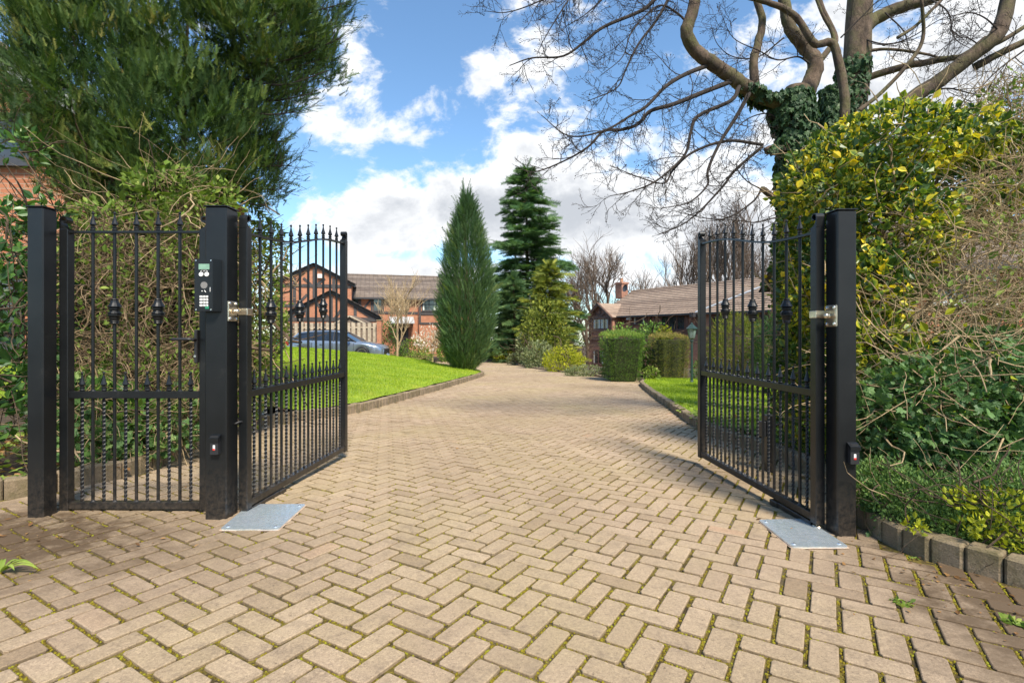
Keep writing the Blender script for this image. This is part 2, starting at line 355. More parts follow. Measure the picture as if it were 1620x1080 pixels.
def mk_grass():
    m, nt, b, out = newmat('lawn_turf'); tc = nn(nt, 'ShaderNodeTexCoord'); P = tc.outputs['Object']
    c = ramp(nt, noise(nt, 2.2, 7, .7, P), [(.3, (.15, .25, .012)), (.5, (.22, .33, .015)), (.7, (.31, .41, .022))])
    c = mixc(nt, ramp(nt, noise(nt, .8, 6, .7, P), [(.52, (0, 0, 0)), (.72, (.7, .7, .7))]), c, (.42, .40, .05))
    c = mixc(nt, .7, c, ramp(nt, noise(nt, 45, 5, .8, P), [(.3, (.55, .6, .5)), (.7, (1.4, 1.35, 1.2))]), 'MULTIPLY')
    nt.links.new(c, b.inputs['Base Color']); b.inputs['Roughness'].default_value = .9; bump(nt, b, noise(nt, 70, 5, .8, P), .8, .03)
    return m
M['turf'] = mk_grass()
M['blade'] = leafmat('grass_blades', [(0, (.10, .18, .01)), (.4, (.22, .33, .015)), (.8, (.37, .47, .03)), (1, (.52, .54, .09))], .6, .35, .25, .6)
def mk_brick(name, cols, mortar, scale=1.0):
    m, nt, b, out = newmat(name); tc = nn(nt, 'ShaderNodeTexCoord'); sx = nn(nt, 'ShaderNodeSeparateXYZ'); nt.links.new(tc.outputs['Object'], sx.inputs[0])
    cb = nn(nt, 'ShaderNodeCombineXYZ'); nt.links.new(mth(nt, 'ADD', sx.outputs[0], sx.outputs[1]), cb.inputs[0]); nt.links.new(sx.outputs[2], cb.inputs[1])
    br = nn(nt, 'ShaderNodeTexBrick'); nt.links.new(cb.outputs[0], br.inputs['Vector'])
    br.inputs['Scale'].default_value = scale; br.inputs['Brick Width'].default_value = .225; br.inputs['Row Height'].default_value = .075; br.inputs['Mortar Size'].default_value = .006
    br.inputs['Color1'].default_value = (*cols[0], 1); br.inputs['Color2'].default_value = (*cols[1], 1); br.inputs['Mortar'].default_value = (*mortar, 1); br.inputs['Bias'].default_value = 0
    c = mixc(nt, .6, br.outputs['Color'], ramp(nt, noise(nt, 3.5, 6, .7), [(.3, (.65, .62, .6)), (.7, (1.25, 1.2, 1.15))]), 'MULTIPLY')
    nt.links.new(c, b.inputs['Base Color']); b.inputs['Roughness'].default_value = .85
    bump(nt, b, mth(nt, 'SUBTRACT', 1.0, br.outputs['Fac']), .5, .01)
    return m
M['brick'] = mk_brick('red_facing_brick', ((.46, .19, .10), (.36, .135, .07)), (.38, .28, .21))
M['brick2'] = mk_brick('old_red_brick', ((.40, .19, .125), (.30, .13, .09)), (.36, .27, .21))
def mk_tile(name, cols, k=1.0):
    m, nt, b, out = newmat(name); at_ = nn(nt, 'ShaderNodeAttribute', attribute_name='rnd')
    c = ramp(nt, at_.outputs['Fac'], [(0, cols[0]), (1, cols[1])])
    c = mixc(nt, .8, c, ramp(nt, noise(nt, 2.5, 7, .75), [(.3, (.55, .52, .5)), (.7, (1.35, 1.3, 1.25))]), 'MULTIPLY')
    tc = nn(nt, 'ShaderNodeTexCoord'); sx = nn(nt, 'ShaderNodeSeparateXYZ'); nt.links.new(tc.outputs['Object'], sx.inputs[0])
    fr = mth(nt, 'FRACT', mth(nt, 'MULTIPLY', sx.outputs[0], 3.1)); lt = mth(nt, 'LESS_THAN', fr, .09)
    c = mixc(nt, mth(nt, 'MULTIPLY', lt, .6), c, (.05, .04, .035))
    nt.links.new(c, b.inputs['Base Color']); b.inputs['Roughness'].default_value = .8; bump(nt, b, noise(nt, 40, 4), .4, .01)
    return m
M['tile_b'] = mk_tile('brown_concrete_tiles', ((.23, .17, .13), (.34, .26, .20)))
M['tile_g'] = mk_tile('grey_brown_concrete_tiles', ((.12, .095, .08), (.20, .165, .14)))
M['timber'] = plain('dark_stained_timber', (.05, .045, .045), .6, 0, .3, 5)
M['timber2'] = plain('brown_stained_timber', (.13, .06, .042), .55, 0, .3, 5)
M['white'] = plain('white_paint', (.78, .78, .76), .5, 0, .05, 4)
M['fence'] = plain('weathered_fence_timber', (.42, .35, .26), .85, 0, .3, 6, .3)
M['shed'] = plain('grey_brown_shed_timber', (.17, .13, .10), .85, 0, .3, 6)
M['fascia'] = plain('dark_grey_gutter', (.05, .05, .055), .4)
M['curtain'] = plain('pale_curtain', (.68, .72, .66), .9, 0, .15, 20)
def mk_glass(name, col=(.02, .025, .03)):
    m, nt, b, out = newmat(name); nt.links.new(ramp(nt, noise(nt, 1.3, 3), [(.35, tuple(.5*x for x in col)), (.65, tuple(2.2*x for x in col))]), b.inputs['Base Color'])
    b.inputs['Roughness'].default_value = .04; b.inputs['Specular IOR Level'].default_value = .9
    return m
M['glass'] = mk_glass('window_glass'); M['carglass'] = mk_glass('car_glass', (.01, .014, .02))
def mk_bark(name, cols, sc1=9, moss=0.0, bs=1.0):
    m, nt, b, out = newmat(name); tc = nn(nt, 'ShaderNodeTexCoord'); mp = nn(nt, 'ShaderNodeMapping'); mp.inputs['Scale'].default_value = (1, 1, .45); nt.links.new(tc.outputs['Object'], mp.inputs[0])
    n1 = noise(nt, sc1, 8, .72, mp.outputs[0], .8); c = ramp(nt, n1, [(.3, cols[0]), (.5, cols[1]), (.72, cols[2])])
    if moss: c = mixc(nt, ramp(nt, noise(nt, 3, 5, .7), [(.45, (0, 0, 0)), (.65, (moss,)*3)]), c, (.12, .13, .035))
    nt.links.new(c, b.inputs['Base Color']); b.inputs['Roughness'].default_value = .9; bump(nt, b, noise(nt, sc1*4, 8, .75, mp.outputs[0]), .9*bs, .02)
    return m
M['bark'] = mk_bark('smooth_grey_brown_bark', ((.03, .02, .013), (.10, .068, .045), (.22, .155, .11)), 7, .6, 1.6)
M['twig'] = mk_bark('dark_twig_bark', ((.016, .012, .011), (.035, .026, .021), (.06, .044, .034)), 20)
M['farbark'] = mk_bark('far_bare_twigs', ((.07, .05, .035), (.12, .085, .06), (.18, .13, .095)), 9)
M['dry'] = mk_bark('dry_hedge_twigs', ((.16, .11, .06), (.40, .29, .16), (.58, .45, .27)), 12)
M['dryl'] = mk_bark('hedge_twigs', ((.09, .06, .035), (.24, .165, .09), (.44, .33, .20)), 12)
M['drydark'] = mk_bark('brown_hedge_stems', ((.035, .025, .015), (.09, .06, .035), (.17, .115, .065)), 12)
# ------------------------------------------------------------------ ground, drive, lawns
def grid_mesh(xs, ys, zf):
    X, Y = np.meshgrid(xs, ys); Z = zf(X, Y); nx = len(xs)
    v = np.stack([X.ravel(), Y.ravel(), Z.ravel()], 1)
    i = np.arange(len(ys)-1)[:, None]*nx; j = np.arange(nx-1)[None]; a = i+j
    return v, np.stack([a, a+1, a+1+nx, a+nx], -1).reshape(-1, 4)
def axis(fine0, fine1, step, far0, far1):
    a = list(np.arange(fine0, fine1+1e-6, step)); s_ = step
    x = fine0
    while x > far0: s_ *= 1.35; x -= s_; a.insert(0, x)
    x = fine1; s_ = step
    while x < far1: s_ *= 1.35; x += s_; a.append(x)
    return np.array(a)
xs = axis(-14, 12, .25, -400, 400); ys = axis(-2, 30, .25, -60, 900)
def zg(X, Y):
    P = np.stack([X.ravel(), Y.ravel()], 1); ins = inside(P, DRIVE).reshape(X.shape)
    d = np.minimum(dist_line(P, DRIVE), 3).reshape(X.shape)
    z = ground_z(X, Y)+.03*wob(np.stack([X, Y, 0*X], -1), 1.4)
    return np.where(ins, G(X, Y)-.12, np.where(d < .12, G(X, Y)-.10, np.minimum(z+.05, G(X, Y)+.02+d*.6) if True else z))
gv, gq = grid_mesh(xs, ys, zg)
tag(MB().add(gv, q=gq).build('ground', M['soil'], smooth=True), kind='structure')

U = .0955; th = math.atan2(-.2377, .9713)
h_ = np.array([-.2377, .9713]); l_ = np.array([.9713, .2377]); a_ = (l_-h_)/math.sqrt(2); b_ = (l_+h_)/math.sqrt(2); O_ = np.array([-.3164, 1.591])
def build_drive():
    ks = np.arange(-260, 290); ms = np.arange(-45, 45); K_, M_ = np.meshgrid(ks, ms); K_ = K_.ravel(); M_ = M_.ravel()
    A0 = -K_+2*M_; B0 = K_+2*M_
    recs = [(A0, B0-1, 2, 1), (A0+1, B0, 1, 2)]
    mb = MB(); centres = []
    g = .0062; c = .0042
    for A, B, wa, wb in recs:
        ca = (A+wa/2)*U; cb = (B+wb/2)*U; ctr = O_+ca[:, None]*a_+cb[:, None]*b_
        ok = (ctr[:, 1] > .55) & (ctr[:, 1] < 36) & (np.abs(ctr[:, 0]) < 6); ctr = ctr[ok]
        ok = inside(ctr, DRIVE); ctr = ctr[ok]; n = len(ctr)
        # stay off the galvanised plates' posts is not needed: plates lie over
        ha = wa*U/2-g; hb = wb*U/2-g; cc = .008
        def ring(ha, hb, cc): return np.array([(-ha+cc, -hb), (ha-cc, -hb), (ha, -hb+cc), (ha, hb-cc), (ha-cc, hb), (-ha+cc, hb), (-ha, hb-cc), (-ha, -hb+cc)])
        rg = [ring(ha-c, hb-c, cc*.7), ring(ha-c*.3, hb-c*.3, cc), ring(ha, hb, cc)]
        zs = [0, -c*.6, -.02]
        jit = rng.normal(0, .0011, (n, 3)); ang = rng.normal(0, .009, n); ca_, sa_ = np.cos(ang), np.sin(ang)
        tl = np.clip(rng.normal(0, .009, (n, 2)), -.018, .018); hz = np.clip(rng.normal(0, .0015, n), -.0022, .003)
        far = (ctr[:, 1] > 22)
        V = np.zeros((n, 24, 3)); k = 0
        for rr, z in zip(rg, zs):
            for p in rr:
                pa = p[0]*ca_-p[1]*sa_+jit[:, 0]; pb = p[0]*sa_+p[1]*ca_+jit[:, 1]
                xy = ctr+pa[:, None]*a_+pb[:, None]*b_
                V[:, k, :2] = xy; V[:, k, 2] = G(xy[:, 0], xy[:, 1])+z+hz+tl[:, 0]*p[0]+tl[:, 1]*p[1]; k += 1
        off = (np.arange(n)*24)[:, None, None]
        q = np.array([(8*r_+i, 8*r_+8+i, 8*r_+8+(i+1) % 8, 8*r_+(i+1) % 8) for r_ in range(2) for i in range(8)])
        q2 = np.array([(0, 1, 2, 3), (0, 3, 4, 7), (4, 5, 6, 7)])
        mb.add(V.reshape(-1, 3), q=(np.vstack([q, q2])[None]+off).reshape(-1, 4), r=(np.clip(rng.normal(.52, .13, n)+.25*(rng.random(n) < .03), .15, 1)[:, None]*np.array([1]*8+[.42]*8+[0]*8)[None]).ravel())
        centres.append((ctr, ha, hb))
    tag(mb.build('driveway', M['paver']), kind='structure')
    jb = MB(); n = len(DRIVE); P = np.stack([DRIVE[:, 0], DRIVE[:, 1], G(DRIVE[:, 0], DRIVE[:, 1])-.0085], 1)
    jb.add(P, ng=[list(range(n-1, -1, -1))]); tag(jb.build('driveway_joint_sand', M['joint']), kind='structure')
    # moss cushions in the joints near the viewer
    ms = MB(); tv = np.array([(1, 0, 0), (.5, .87, 0), (-.5, .87, 0), (-1, 0, 0), (-.5, -.87, 0), (.5, -.87, 0), (.45, .2, .8), (-.4, .3, .9), (0, -.45, .75)])
    tf = [(0, 1, 6), (1, 2, 7), (1, 7, 6), (2, 3, 7), (3, 4, 8), (3, 8, 7), (4, 5, 8), (5, 0, 6), (5, 6, 8), (6, 7, 8)]
    for ctr, ha, hb in centres:
        sel = ctr[(ctr[:, 1] < 5.5)]
        reps = 46; n = len(sel)*reps; base = np.repeat(sel, reps, 0)
        side = rng.random(n) < .5; s1 = rng.choice([-1, 1], n)
        pa = np.where(side, rng.uniform(-ha, ha, n), s1*(ha+g*.7)); pb = np.where(side, s1*(hb+g*.7), rng.uniform(-hb, hb, n))
        xy = base+(pa+rng.normal(0, .0022, n))[:, None]*a_+(pb+rng.normal(0, .0022, n))[:, None]*b_
        P3 = np.stack([xy[:, 0], xy[:, 1], 0*xy[:, 0]], 1)
        dens = .5+.55*wob(P3, 1.6, 2.0)+.40*wob(P3, 7.0, 1.0)+.15*sstep((2.6-xy[:, 1])/1.5)-.15*sstep((xy[:, 1]-3)/2)
        keep = rng.random(n) < dens*.85; xy = xy[keep]; n = len(xy)
        pos = np.stack([xy[:, 0], xy[:, 1], G(xy[:, 0], xy[:, 1])-.0075], 1)
        a = rng.uniform(0, 6.28, n); Rm = np.zeros((n, 3, 3)); Rm[:, 0, 0] = np.cos(a); Rm[:, 0, 1] = -np.sin(a); Rm[:, 1, 0] = np.sin(a); Rm[:, 1, 1] = np.cos(a); Rm[:, 2, 2] = rng.uniform(.8, 1.5, n)
        ms.inst(tv, tf, pos, Rm, rng.uniform(.0024, .0050, n))
    tag(ms.build('joint_moss', M['moss'], smooth=True), 'yellow green moss in the joints of the paving', kind='stuff')
build_drive()

def kerb(name, line, mat, w=.10, h=.12, blk=.125, y0=None, lean=0.0, out=1):
    seg = np.linalg.norm(np.diff(line, axis=0), axis=1); cum = np.concatenate([[0], np.cumsum(seg)]); L = cum[-1]; n = int(L/blk); mb = MB()
    for i in range(n):
        s_ = (i+.5)*blk; x = np.interp(s_, cum, line[:, 0]); y = np.interp(s_, cum, line[:, 1])
        x2 = np.interp(s_+.05, cum, line[:, 0]); y2 = np.interp(s_+.05, cum, line[:, 1]); t = np.array([x2-x, y2-y]); t /= np.linalg.norm(t)+1e-9
        a = rng.normal(0, .02); t = np.array([t[0]*math.cos(a)-t[1]*math.sin(a), t[0]*math.sin(a)+t[1]*math.cos(a)])
        nrm = np.array([-t[1], t[0]])*out; z = float(G(x, y)); hh = h+rng.normal(0, .004)
        Mx = (np.array([[t[0], nrm[0], 0], [t[1], nrm[1], 0], [0, 0, 1.0]]), np.array([x, y, z]))
        mb.bbox(-blk/2+.003, blk/2-.003, rng.normal(0, .002), w, -.05, hh, .010, r=float(np.clip(rng.normal(.5, .2), 0, 1)), M=Mx)
    return tag(mb.build(name, mat), kind='structure')
def mk_kerb():
    m, nt, b, out = newmat('mossy_concrete_kerb'); tc = nn(nt, 'ShaderNodeTexCoord'); P = tc.outputs['Object']
    at_ = nn(nt, 'ShaderNodeAttribute', attribute_name='rnd')
    c = ramp(nt, at_.outputs['Fac'], [(0, (.20, .15, .095)), (1, (.33, .25, .17))])
    c = mixc(nt, ramp(nt, noise(nt, 5, 7, .75, P), [(.42, (0, 0, 0)), (.68, (.85, .85, .85))]), c, (.10, .085, .03))
    c = mixc(nt, .7, c, ramp(nt, noise(nt, 150, 4, .7, P), [(.3, (.5, .5, .5)), (.7, (1.4, 1.4, 1.35))]), 'MULTIPLY')
    nt.links.new(c, b.inputs['Base Color']); b.inputs['Roughness'].default_value = .9; bump(nt, b, noise(nt, 60, 6, .75, P), .8, .01); return m
M['kerb'] = mk_kerb()
kerb('kerb_left', KLs, M['kerb'], out=1)
kerb('kerb_right', KRs, M['kerb'], h=.105, out=-1)
kerb('kerb_far', smooth_line(FAR[:7], 6), M['kerb'], h=.07, blk=.2, out=-1)

LAWN_L = np.vstack([[(-8.5, 5.6), (-5.2, 6.3), (-3.6, 6.25)], KLs[58:]+np.array([-.1, 0]), [(-4.5, 20.4), (-8, 21.3), (-14, 21.6), (-16, 14), (-15, 6)]])
LAWN_R = np.vstack([KRs[66:]+np.array([.1, 0]), [(4.2, 14.9), (7, 15.0), (10, 14.6), (10.5, 9), (8, 6.2), (4.6, 5.3), (3.2, 4.9)]])
def lawn(name, poly, zf, lab, nblade, ycap=22):
    x0, y0 = poly.min(0); x1, y1 = poly.max(0); st = .16
    v, q = grid_mesh(np.arange(x0-st, x1+st, st), np.arange(y0-st, y1+st, st), zf)
    ins = inside(v[:, :2], poly); # snap partly-inside cells to the outline
    keep = ins[q].any(1); q = q[keep]
    use = np.unique(q); outv = use[~ins[use]]
    if len(outv):
        P = v[outv, :2]; best = np.full(len(P), 1e9); bp = P.copy(); pl = np.vstack([poly, poly[:1]])
        for a, b in zip(pl[:-1], pl[1:]):
            ab = b-a; t = np.clip(((P-a)@ab)/max(ab@ab, 1e-9), 0, 1); c = a+t[:, None]*ab; d = np.linalg.norm(P-c, axis=1); m_ = d < best; best[m_] = d[m_]; bp[m_] = c[m_]
        v[outv, :2] = bp; v[outv, 2] = zf(bp[:, 0], bp[:, 1])
    tag(MB().add(v, q=q).build(name, M['turf'], smooth=True), kind='structure')
    n = nblade*2; P = np.stack([rng.uniform(x0, x1, n), rng.uniform(y0, y1, n)], 1); w = np.clip(9/(P[:, 1]), .35, 1)**1.0
    P = P[inside(P, poly) & (rng.random(n) < w)]; n = len(P)
    pos = np.stack([P[:, 0], P[:, 1], zf(P[:, 0], P[:, 1])-.004], 1); D = rdir(n)*.55+np.array([0, 0, 1.0])
    tv = np.array([(-.09, 0, 0), (.09, 0, 0), (.05, .6, .05), (0, 1, .2)]); 
    MBb = MB(); MBb.inst(tv, [(0, 1, 2), (0, 2, 3)], pos, rots(D), rng.uniform(.018, .042, n)*(1+pos[:, 1]*.03), r=np.clip(rng.normal(.5, .25, n)+.2*wob(pos, 2)+.12*wob(pos, 5, 2), 0, 1))
    tag(MBb.build('grass', M['blade']), lab, kind='stuff')
def zl(X, Y):
    P = np.stack([np.ravel(X), np.ravel(Y)], 1); d = dist_line(P, KLs).reshape(np.shape(X))
    return np.minimum(ground_z(X, Y)+.18, G(X, Y)+.10+.30*d)+.012*wob(np.stack([X, Y, 0*X], -1), 2.2)
def zr(X, Y): return G(X, Y)+.10+.012*wob(np.stack([X, Y, 0*X], -1), 2.2)
lawn('lawn_left', LAWN_L, zl, 'mown grass of the sloping lawn left of the drive', 150000)
lawn('lawn_right', LAWN_R, zr, 'mown grass of the lawn right of the drive', 60000)
# hardstanding where the car stands
hv, hq = grid_mesh(np.linspace(-22, -4.6, 12), np.linspace(22.8, 33.5, 8), lambda X, Y: -.31-.004*(Y-26)+.0*X)
tag(MB().add(hv, q=hq).build('parking_pavement', M['joint']), kind='structure')

# ------------------------------------------------------------------ gates
FIN = [(.0085, 0), (.0125, .002), (.0135, .007), (.0105, .011), (.0095, .014), (.0135, .018), (.0135, .022), (.0085, .026), (.0090, .030), (.0165, .037), (.0160, .042), (.0110, .058), (.0065, .076), (.0042, .092), (.0042, .096), (.0070, .100), (.0075, .105), (.0050, .110), (.0015, .112)]
COL = [(.010, .074), (.017, .073), (.019, .069), (.016, .065), (.019, .061), (.022, .050), (.033, .030), (.034, .026), (.026, .022), (.024, .019), (.031, .016), (.031, .011), (.025, .008), (.024, .003), (.026, -.002), (.033, -.006), (.035, -.011), (.030, -.015), (.034, -.019), (.034, -.024), (.027, -.030), (.024, -.045), (.021, -.055), (.023, -.059), (.019, -.064), (.021, -.068), (.017, -.073), (.010, -.074)]
def twisted(mb, x, z0, z1):
    n = int((z1-z0)/.0042); P = np.stack([np.full(n, x), np.zeros(n), np.linspace(z0, z1, n)], 1)
    mb.tube(P, .0088, 4, twist=.28)
def scroll(mb, xo, d, z, w=.022, hgt=.085, t=.006, sw=.05):
    """flat strap rising off the stile top and rolling over towards the gate; d = +1/-1 direction of the roll"""
    path = [(0, 0), (0, hgt*.55)]
    r0 = .021
    for k in range(0, 15):
        a = math.pi-k*math.pi*1.55/14; rr = r0*(1-.35*k/14); path.append((r0+rr*math.cos(a), hgt*.62+rr*math.sin(a)))
    P = [(xo+d*p[0], z+p[1]) for p in path]; n = len(P)
    P = np.array(P); T = np.gradient(P, axis=0); T /= np.linalg.norm(T, axis=1)[:, None]; Nn = np.stack([-T[:, 1], T[:, 0]], 1)*t/2
    A = P+Nn; B = P-Nn; V = []
    for y in (-w, w):
        V += [(a[0], y, a[1]) for a in A]+[(b[0], y, b[1]) for b in B]
    q = []
    for i in range(n-1):
        q += [(i, i+1, n+i+1, n+i), (2*n+i, 3*n+i, 3*n+i+1, 2*n+i+1), (i, 2*n+i, 2*n+i+1, i+1), (n+i, n+i+1, 3*n+i+1, 3*n+i)]
    q += [(0, n, 3*n, 2*n), (n-1, 3*n-1, 4*n-1, 2*n-1)]
    mb.add(V, q=q)
    # concave shoulder plate under the roll
    S = [(xo, z), (xo+d*sw, z)]+[(xo+d*(.004+(sw-.004)*(1-math.sin(a))), z+hgt*.55*(1-math.cos(a))) for a in np.linspace(.15, math.pi/2, 7)]+[(xo, z+hgt*.55)]
    mb.prism(S if d > 0 else S[::-1], -w, w)
def gate(name, loc, rz, L, zs, rail_z, nb, collars, lab, cat, group=None, flat=False, sw=.05, hinge=True, tilt=0.0, infill_off=0):
    """local x from hinge to lock stile; rail_z(x) height of the top rail; zs = bottom, mid, height of hinge and lock stile"""
    g = empty(name, loc, rz, lab, cat, group); zb, zm, zh, zk = zs; hw = sw/2
    st = MB(); st.bbox(-hw, hw, -hw, hw, zb-.05, zh, .003); st.build('hinge_stile', M['black'], g)
    st = MB(); st.bbox(L-hw, L+hw, -hw, hw, zb-.05, zk, .003); st.build('lock_stile', M['black'], g)
    s1 = MB(); scroll(s1, -hw+.003, 1, zh); s1.build('scroll_cap', M['black'], g)
    s1 = MB(); scroll(s1, L+hw-.003, -1, zk); s1.build('scroll_cap', M['black'], g)
    b = MB(); b.bbox(hw, L-hw, -.02, .02, zb-.04, zb, .002); b.build('bottom_rail', M['black'], g)
    b = MB(); b.bbox(hw, L-hw, -.02, .02, zm-.04, zm, .002); b.build('mid_rail', M['black'], g)
    xs_ = np.linspace(hw, L-hw, 26); b = MB()
    for i in range(25):
        x0, x1 = xs_[i], xs_[i+1]; za, zb2 = rail_z(x0), rail_z(x1)
        V = [(x0, -.016, za-.012), (x0, .016, za-.012), (x0, .016, za), (x0, -.016, za), (x1, -.016, zb2-.012), (x1, .016, zb2-.012), (x1, .016, zb2), (x1, -.016, zb2)]
        b.add(V, q=[(0, 4, 5, 1), (1, 5, 6, 2), (2, 6, 7, 3), (3, 7, 4, 0)])
    b.add([(xs_[0], -.016, rail_z(xs_[0])-.012), (xs_[0], .016, rail_z(xs_[0])-.012), (xs_[0], .016, rail_z(xs_[0])), (xs_[0], -.016, rail_z(xs_[0]))], q=[(3, 2, 1, 0)])
    b.build('top_rail', M['black'], g)
    sp = (L-sw)/(nb+1)
    for i in range(nb):
        x = hw+sp*(i+1); top = rail_z(x)
        r_ = MB(); r_.tube([(x, 0, zb-.002), (x, 0, top+.002)], .0085, 12); 
        for zz in (zb, zm): r_.lathe([(.014, 0), (.011, .004), (.0085, .009)], 8, c=(x, 0, zz))     # weld bead
        ro = r_.build('bar', M['black'], g, smooth=False)
        f = MB(); f.lathe(FIN, 8, c=(x, 0, top)); f.build('spear_finial', M['black'], ro, smooth=False)
        if i in collars:
            c_ = MB(); sd_ = 16; prof = COL
            c_.lathe(prof, sd_, c=(x, 0, collars[i])); c_.build('basket_collar', M['black'], ro)
    for i in range(nb+1):
        x = hw+sp*(i+.5)
        r_ = MB(); twisted(r_, x, zb-.002, zm-.038); ro = r_.build('twisted_bar', M['black'], g)
        f = MB(); f.lathe(FIN, 8, c=(x, 0, zm)); f.build('spear_finial', M['black'], ro)
    return g
def interp_rail(pts):
    px_, pz_ = zip(*pts)
    P = smooth_line(np.array(pts, float), 6)
    return lambda x: float(np.interp(x, P[:, 0], P[:, 1]))
LH = np.array([-1.526, 2.93]); LF = np.array([-1.433, 4.36]); vL = LF-LH; LL = float(np.linalg.norm(vL))
sL = [(0, 1.578), (.14, 1.584), (.27, 1.591), (.41, 1.603), (.54, 1.622), (.67, 1.650), (.81, 1.684), (.94, 1.714), (1.07, 1.738), (1.20, 1.752), (1.33, 1.762), (1.43, 1.772)]
gl = gate('driveway_gate', (*LH, 0), math.atan2(vL[1], vL[0]), LL, (.045, .672, 1.60, 1.79), interp_rail(sL), 10, {1: 1.135, 4: 1.155, 7: 1.19},
     'tall black driveway gate standing open on the left, hinged to the intercom post', 'gate', 'pair of driveway gates')
RH = np.array([1.632, 2.735]); RF = np.array([1.553, 4.19]); vR = RF-RH; LR = float(np.linalg.norm(vR))
sR = [(x, z-.035) for x, z in sL]; sR[-1] = (LR, 1.735)
gr = gate('driveway_gate', (*RH, 0), math.atan2(vR[1], vR[0]), LR, (.035, .700, 1.565, 1.755), interp_rail(sR), 10, {1: 1.13, 4: 1.15, 7: 1.18},
     'tall black driveway gate standing open on the right beside the variegated holly', 'gate', 'pair of driveway gates')
gp = gate('pedestrian_gate', (-2.56, 2.945, 0), 0, .80, (.035, .668, 1.595, 1.595), lambda x: 1.586, 5, {1: 1.125, 3: 1.125},
     'closed black iron pedestrian gate with level top rail between two square posts', 'gate')
lv = MB(); lv.bbox(.757, .775, -.045, -.018, .83, 1.02, .004); lv.tube([(.766, -.04, .965), (.766, -.075, .965)], .009, 8); lv.build('lock_plate', M['rubber'], gp)
lv = MB(); lv.tube([(.766, -.072, .965), (.74, -.076, .967), (.66, -.074, .966), (.645, -.066, .966)], [.009, .009, .0085, .007], 8); lv.build('lever_handle', M['rubber'], gp, smooth=True)
lv = MB(); lv.lathe([(.007, -.003), (.007, .003)], 10, M=(np.array([[1, 0, 0], [0, 0, 1], [0, 1, 0.]]), np.array([.766, -.047, .87]))); lv.build('key_cylinder', M['steel'], gp)

def post(loc, w, d, h, lab, name='gate_post'):
    p = empty(name, loc, 0, lab, 'gate post', 'black square gate posts')
    b = MB(); b.bbox(-w/2, w/2, 0, d, -.1, h, .006); b.build('shaft', M['black'], p)
    b = MB(); b.bbox(-w/2-.005, w/2+.005, -.005, d+.005, h, h+.007, .002); b.build('cap', M['black'], p)
    return p
pA = post((-2.61, 2.80, 0), .090, .09, 1.69, 'black square steel post at the far left, carrying the pedestrian gate')
pB = post((-1.621, 2.80, 0), .118, .12, 1.692, 'black square steel post in the middle with the intercom on its front')
pC = post((1.715, 2.62, -.01), .100, .10, 1.64, 'black square steel post on the right in front of the hedge')
def hinge(px_, s_, y, z, stile_x, stile_y, parent):
    """plate bolted to the post's inner face, ball joint, clamp strap round the stile"""
    mb = MB(); mb.bbox(px_-.003 if s_ > 0 else px_-.006, px_+.006 if s_ > 0 else px_+.003, y-.045, y+.045, z-.055, z+.055, .003); hp = mb.build('hinge_plate', M['zinc'], parent)
    for dy in (-.032, .032):
        for dz in (-.042, .042):
            b = MB(); b.lathe([(.009, 0), (.009, .005), (.005, .007)], 6, M=(np.array([[0, 0, s_], [0, 1, 0], [1, 0, 0.]]), np.array([px_+s_*.006, y+dy, z+dz]))); b.build('bolt', M['steel'], hp)
    b = MB(); b.tube([(px_+s_*.004, y, z), (px_+s_*.028, y, z)], .012, 10); b.lathe([(.002, -.014), (.010, -.011), (.014, 0), (.010, .011), (.002, .014)], 10, c=(px_+s_*.028, y, z)); b.build('ball_joint', M['zinc'], hp, smooth=True)
    return hp
hinge(.0595, 1, .055, 1.122, 0, 0, pB)
hinge(-.0505, -1, .045, 1.10, 0, 0, pC)
def strap(parent, dyside, z, reach):      # zinc strap wrapped round the hinge stile (gate local frame: x along the gate)
    b = MB(); b.bbox(-.0285, .0285, -.0285, .0285, z-.020, z+.020, .003); b.build('hinge_strap', M['zinc'], parent)
    b = MB(); b.tube([(-.01, dyside*.026, z), (-.015, dyside*(.026+reach), z)], .011, 10); b.build('hinge_pin', M['zinc'], parent, smooth=True)
strap(gl, 1, 1.122, .03); strap(gr, -1, 1.10, .03)
# foot bearings, rollers
for g_, z in ((gl, .0), (gr, -.01)):
    b = MB(); b.lathe([(.028, -.075), (.030, -.06), (.024, -.045), (.024, -.015)], 14, c=(0, 0, z)); b.build('pivot_foot', M['zinc'], g_, smooth=True)
    b = MB(); b.bbox(.03, .34, -.022, .022, z-.034, z-.004, .003); b.bbox(.34, .42, -.026, .026, z-.044, z-.006, .004); b.build('motor_arm', M['black'], g_)

# galvanised motor covers let into the paving
def plate(pts, lab):
    P = np.array(pts); c = P.mean(0); o = MB(); n = len(P)
    z = G(P[:, 0], P[:, 1])
    top = np.stack([P[:, 0], P[:, 1], z+.009], 1)-np.array([c[0], c[1], 0]); 
    bot = top-np.array([0, 0, .02]); o.add(np.vstack([top, bot]), q=[(i, n+i, n+(i+1) % n, (i+1) % n) for i in range(n)], ng=[list(range(n-1, -1, -1)) if False else list(range(n))])
    ob = o.build('motor_cover_plate', M['galv'], loc=(c[0], c[1], 0))
    for i in range(0, n, 4):
        q = (P[i+1]+P[i+2])/2; q = q+(c-q)/np.linalg.norm(c-q)*.035; b = MB(); b.lathe([(.010, 0), (.010, .002), (.007, .0045), (.002, .004)], 12, c=(q[0]-c[0], q[1]-c[1], float(G(*q))+.009)); b.build('screw', M['steel'], ob, smooth=False)
    e = MB(); k = 1.045; e.add(np.stack([(P[:, 0]-c[0])*k, (P[:, 1]-c[1])*k, z+.0015], 1), ng=[list(range(n))]); e.build('mortar_bed', M['mortar'], ob)
    tag(ob, lab, 'metal plate', 'galvanised motor covers')
    return ob
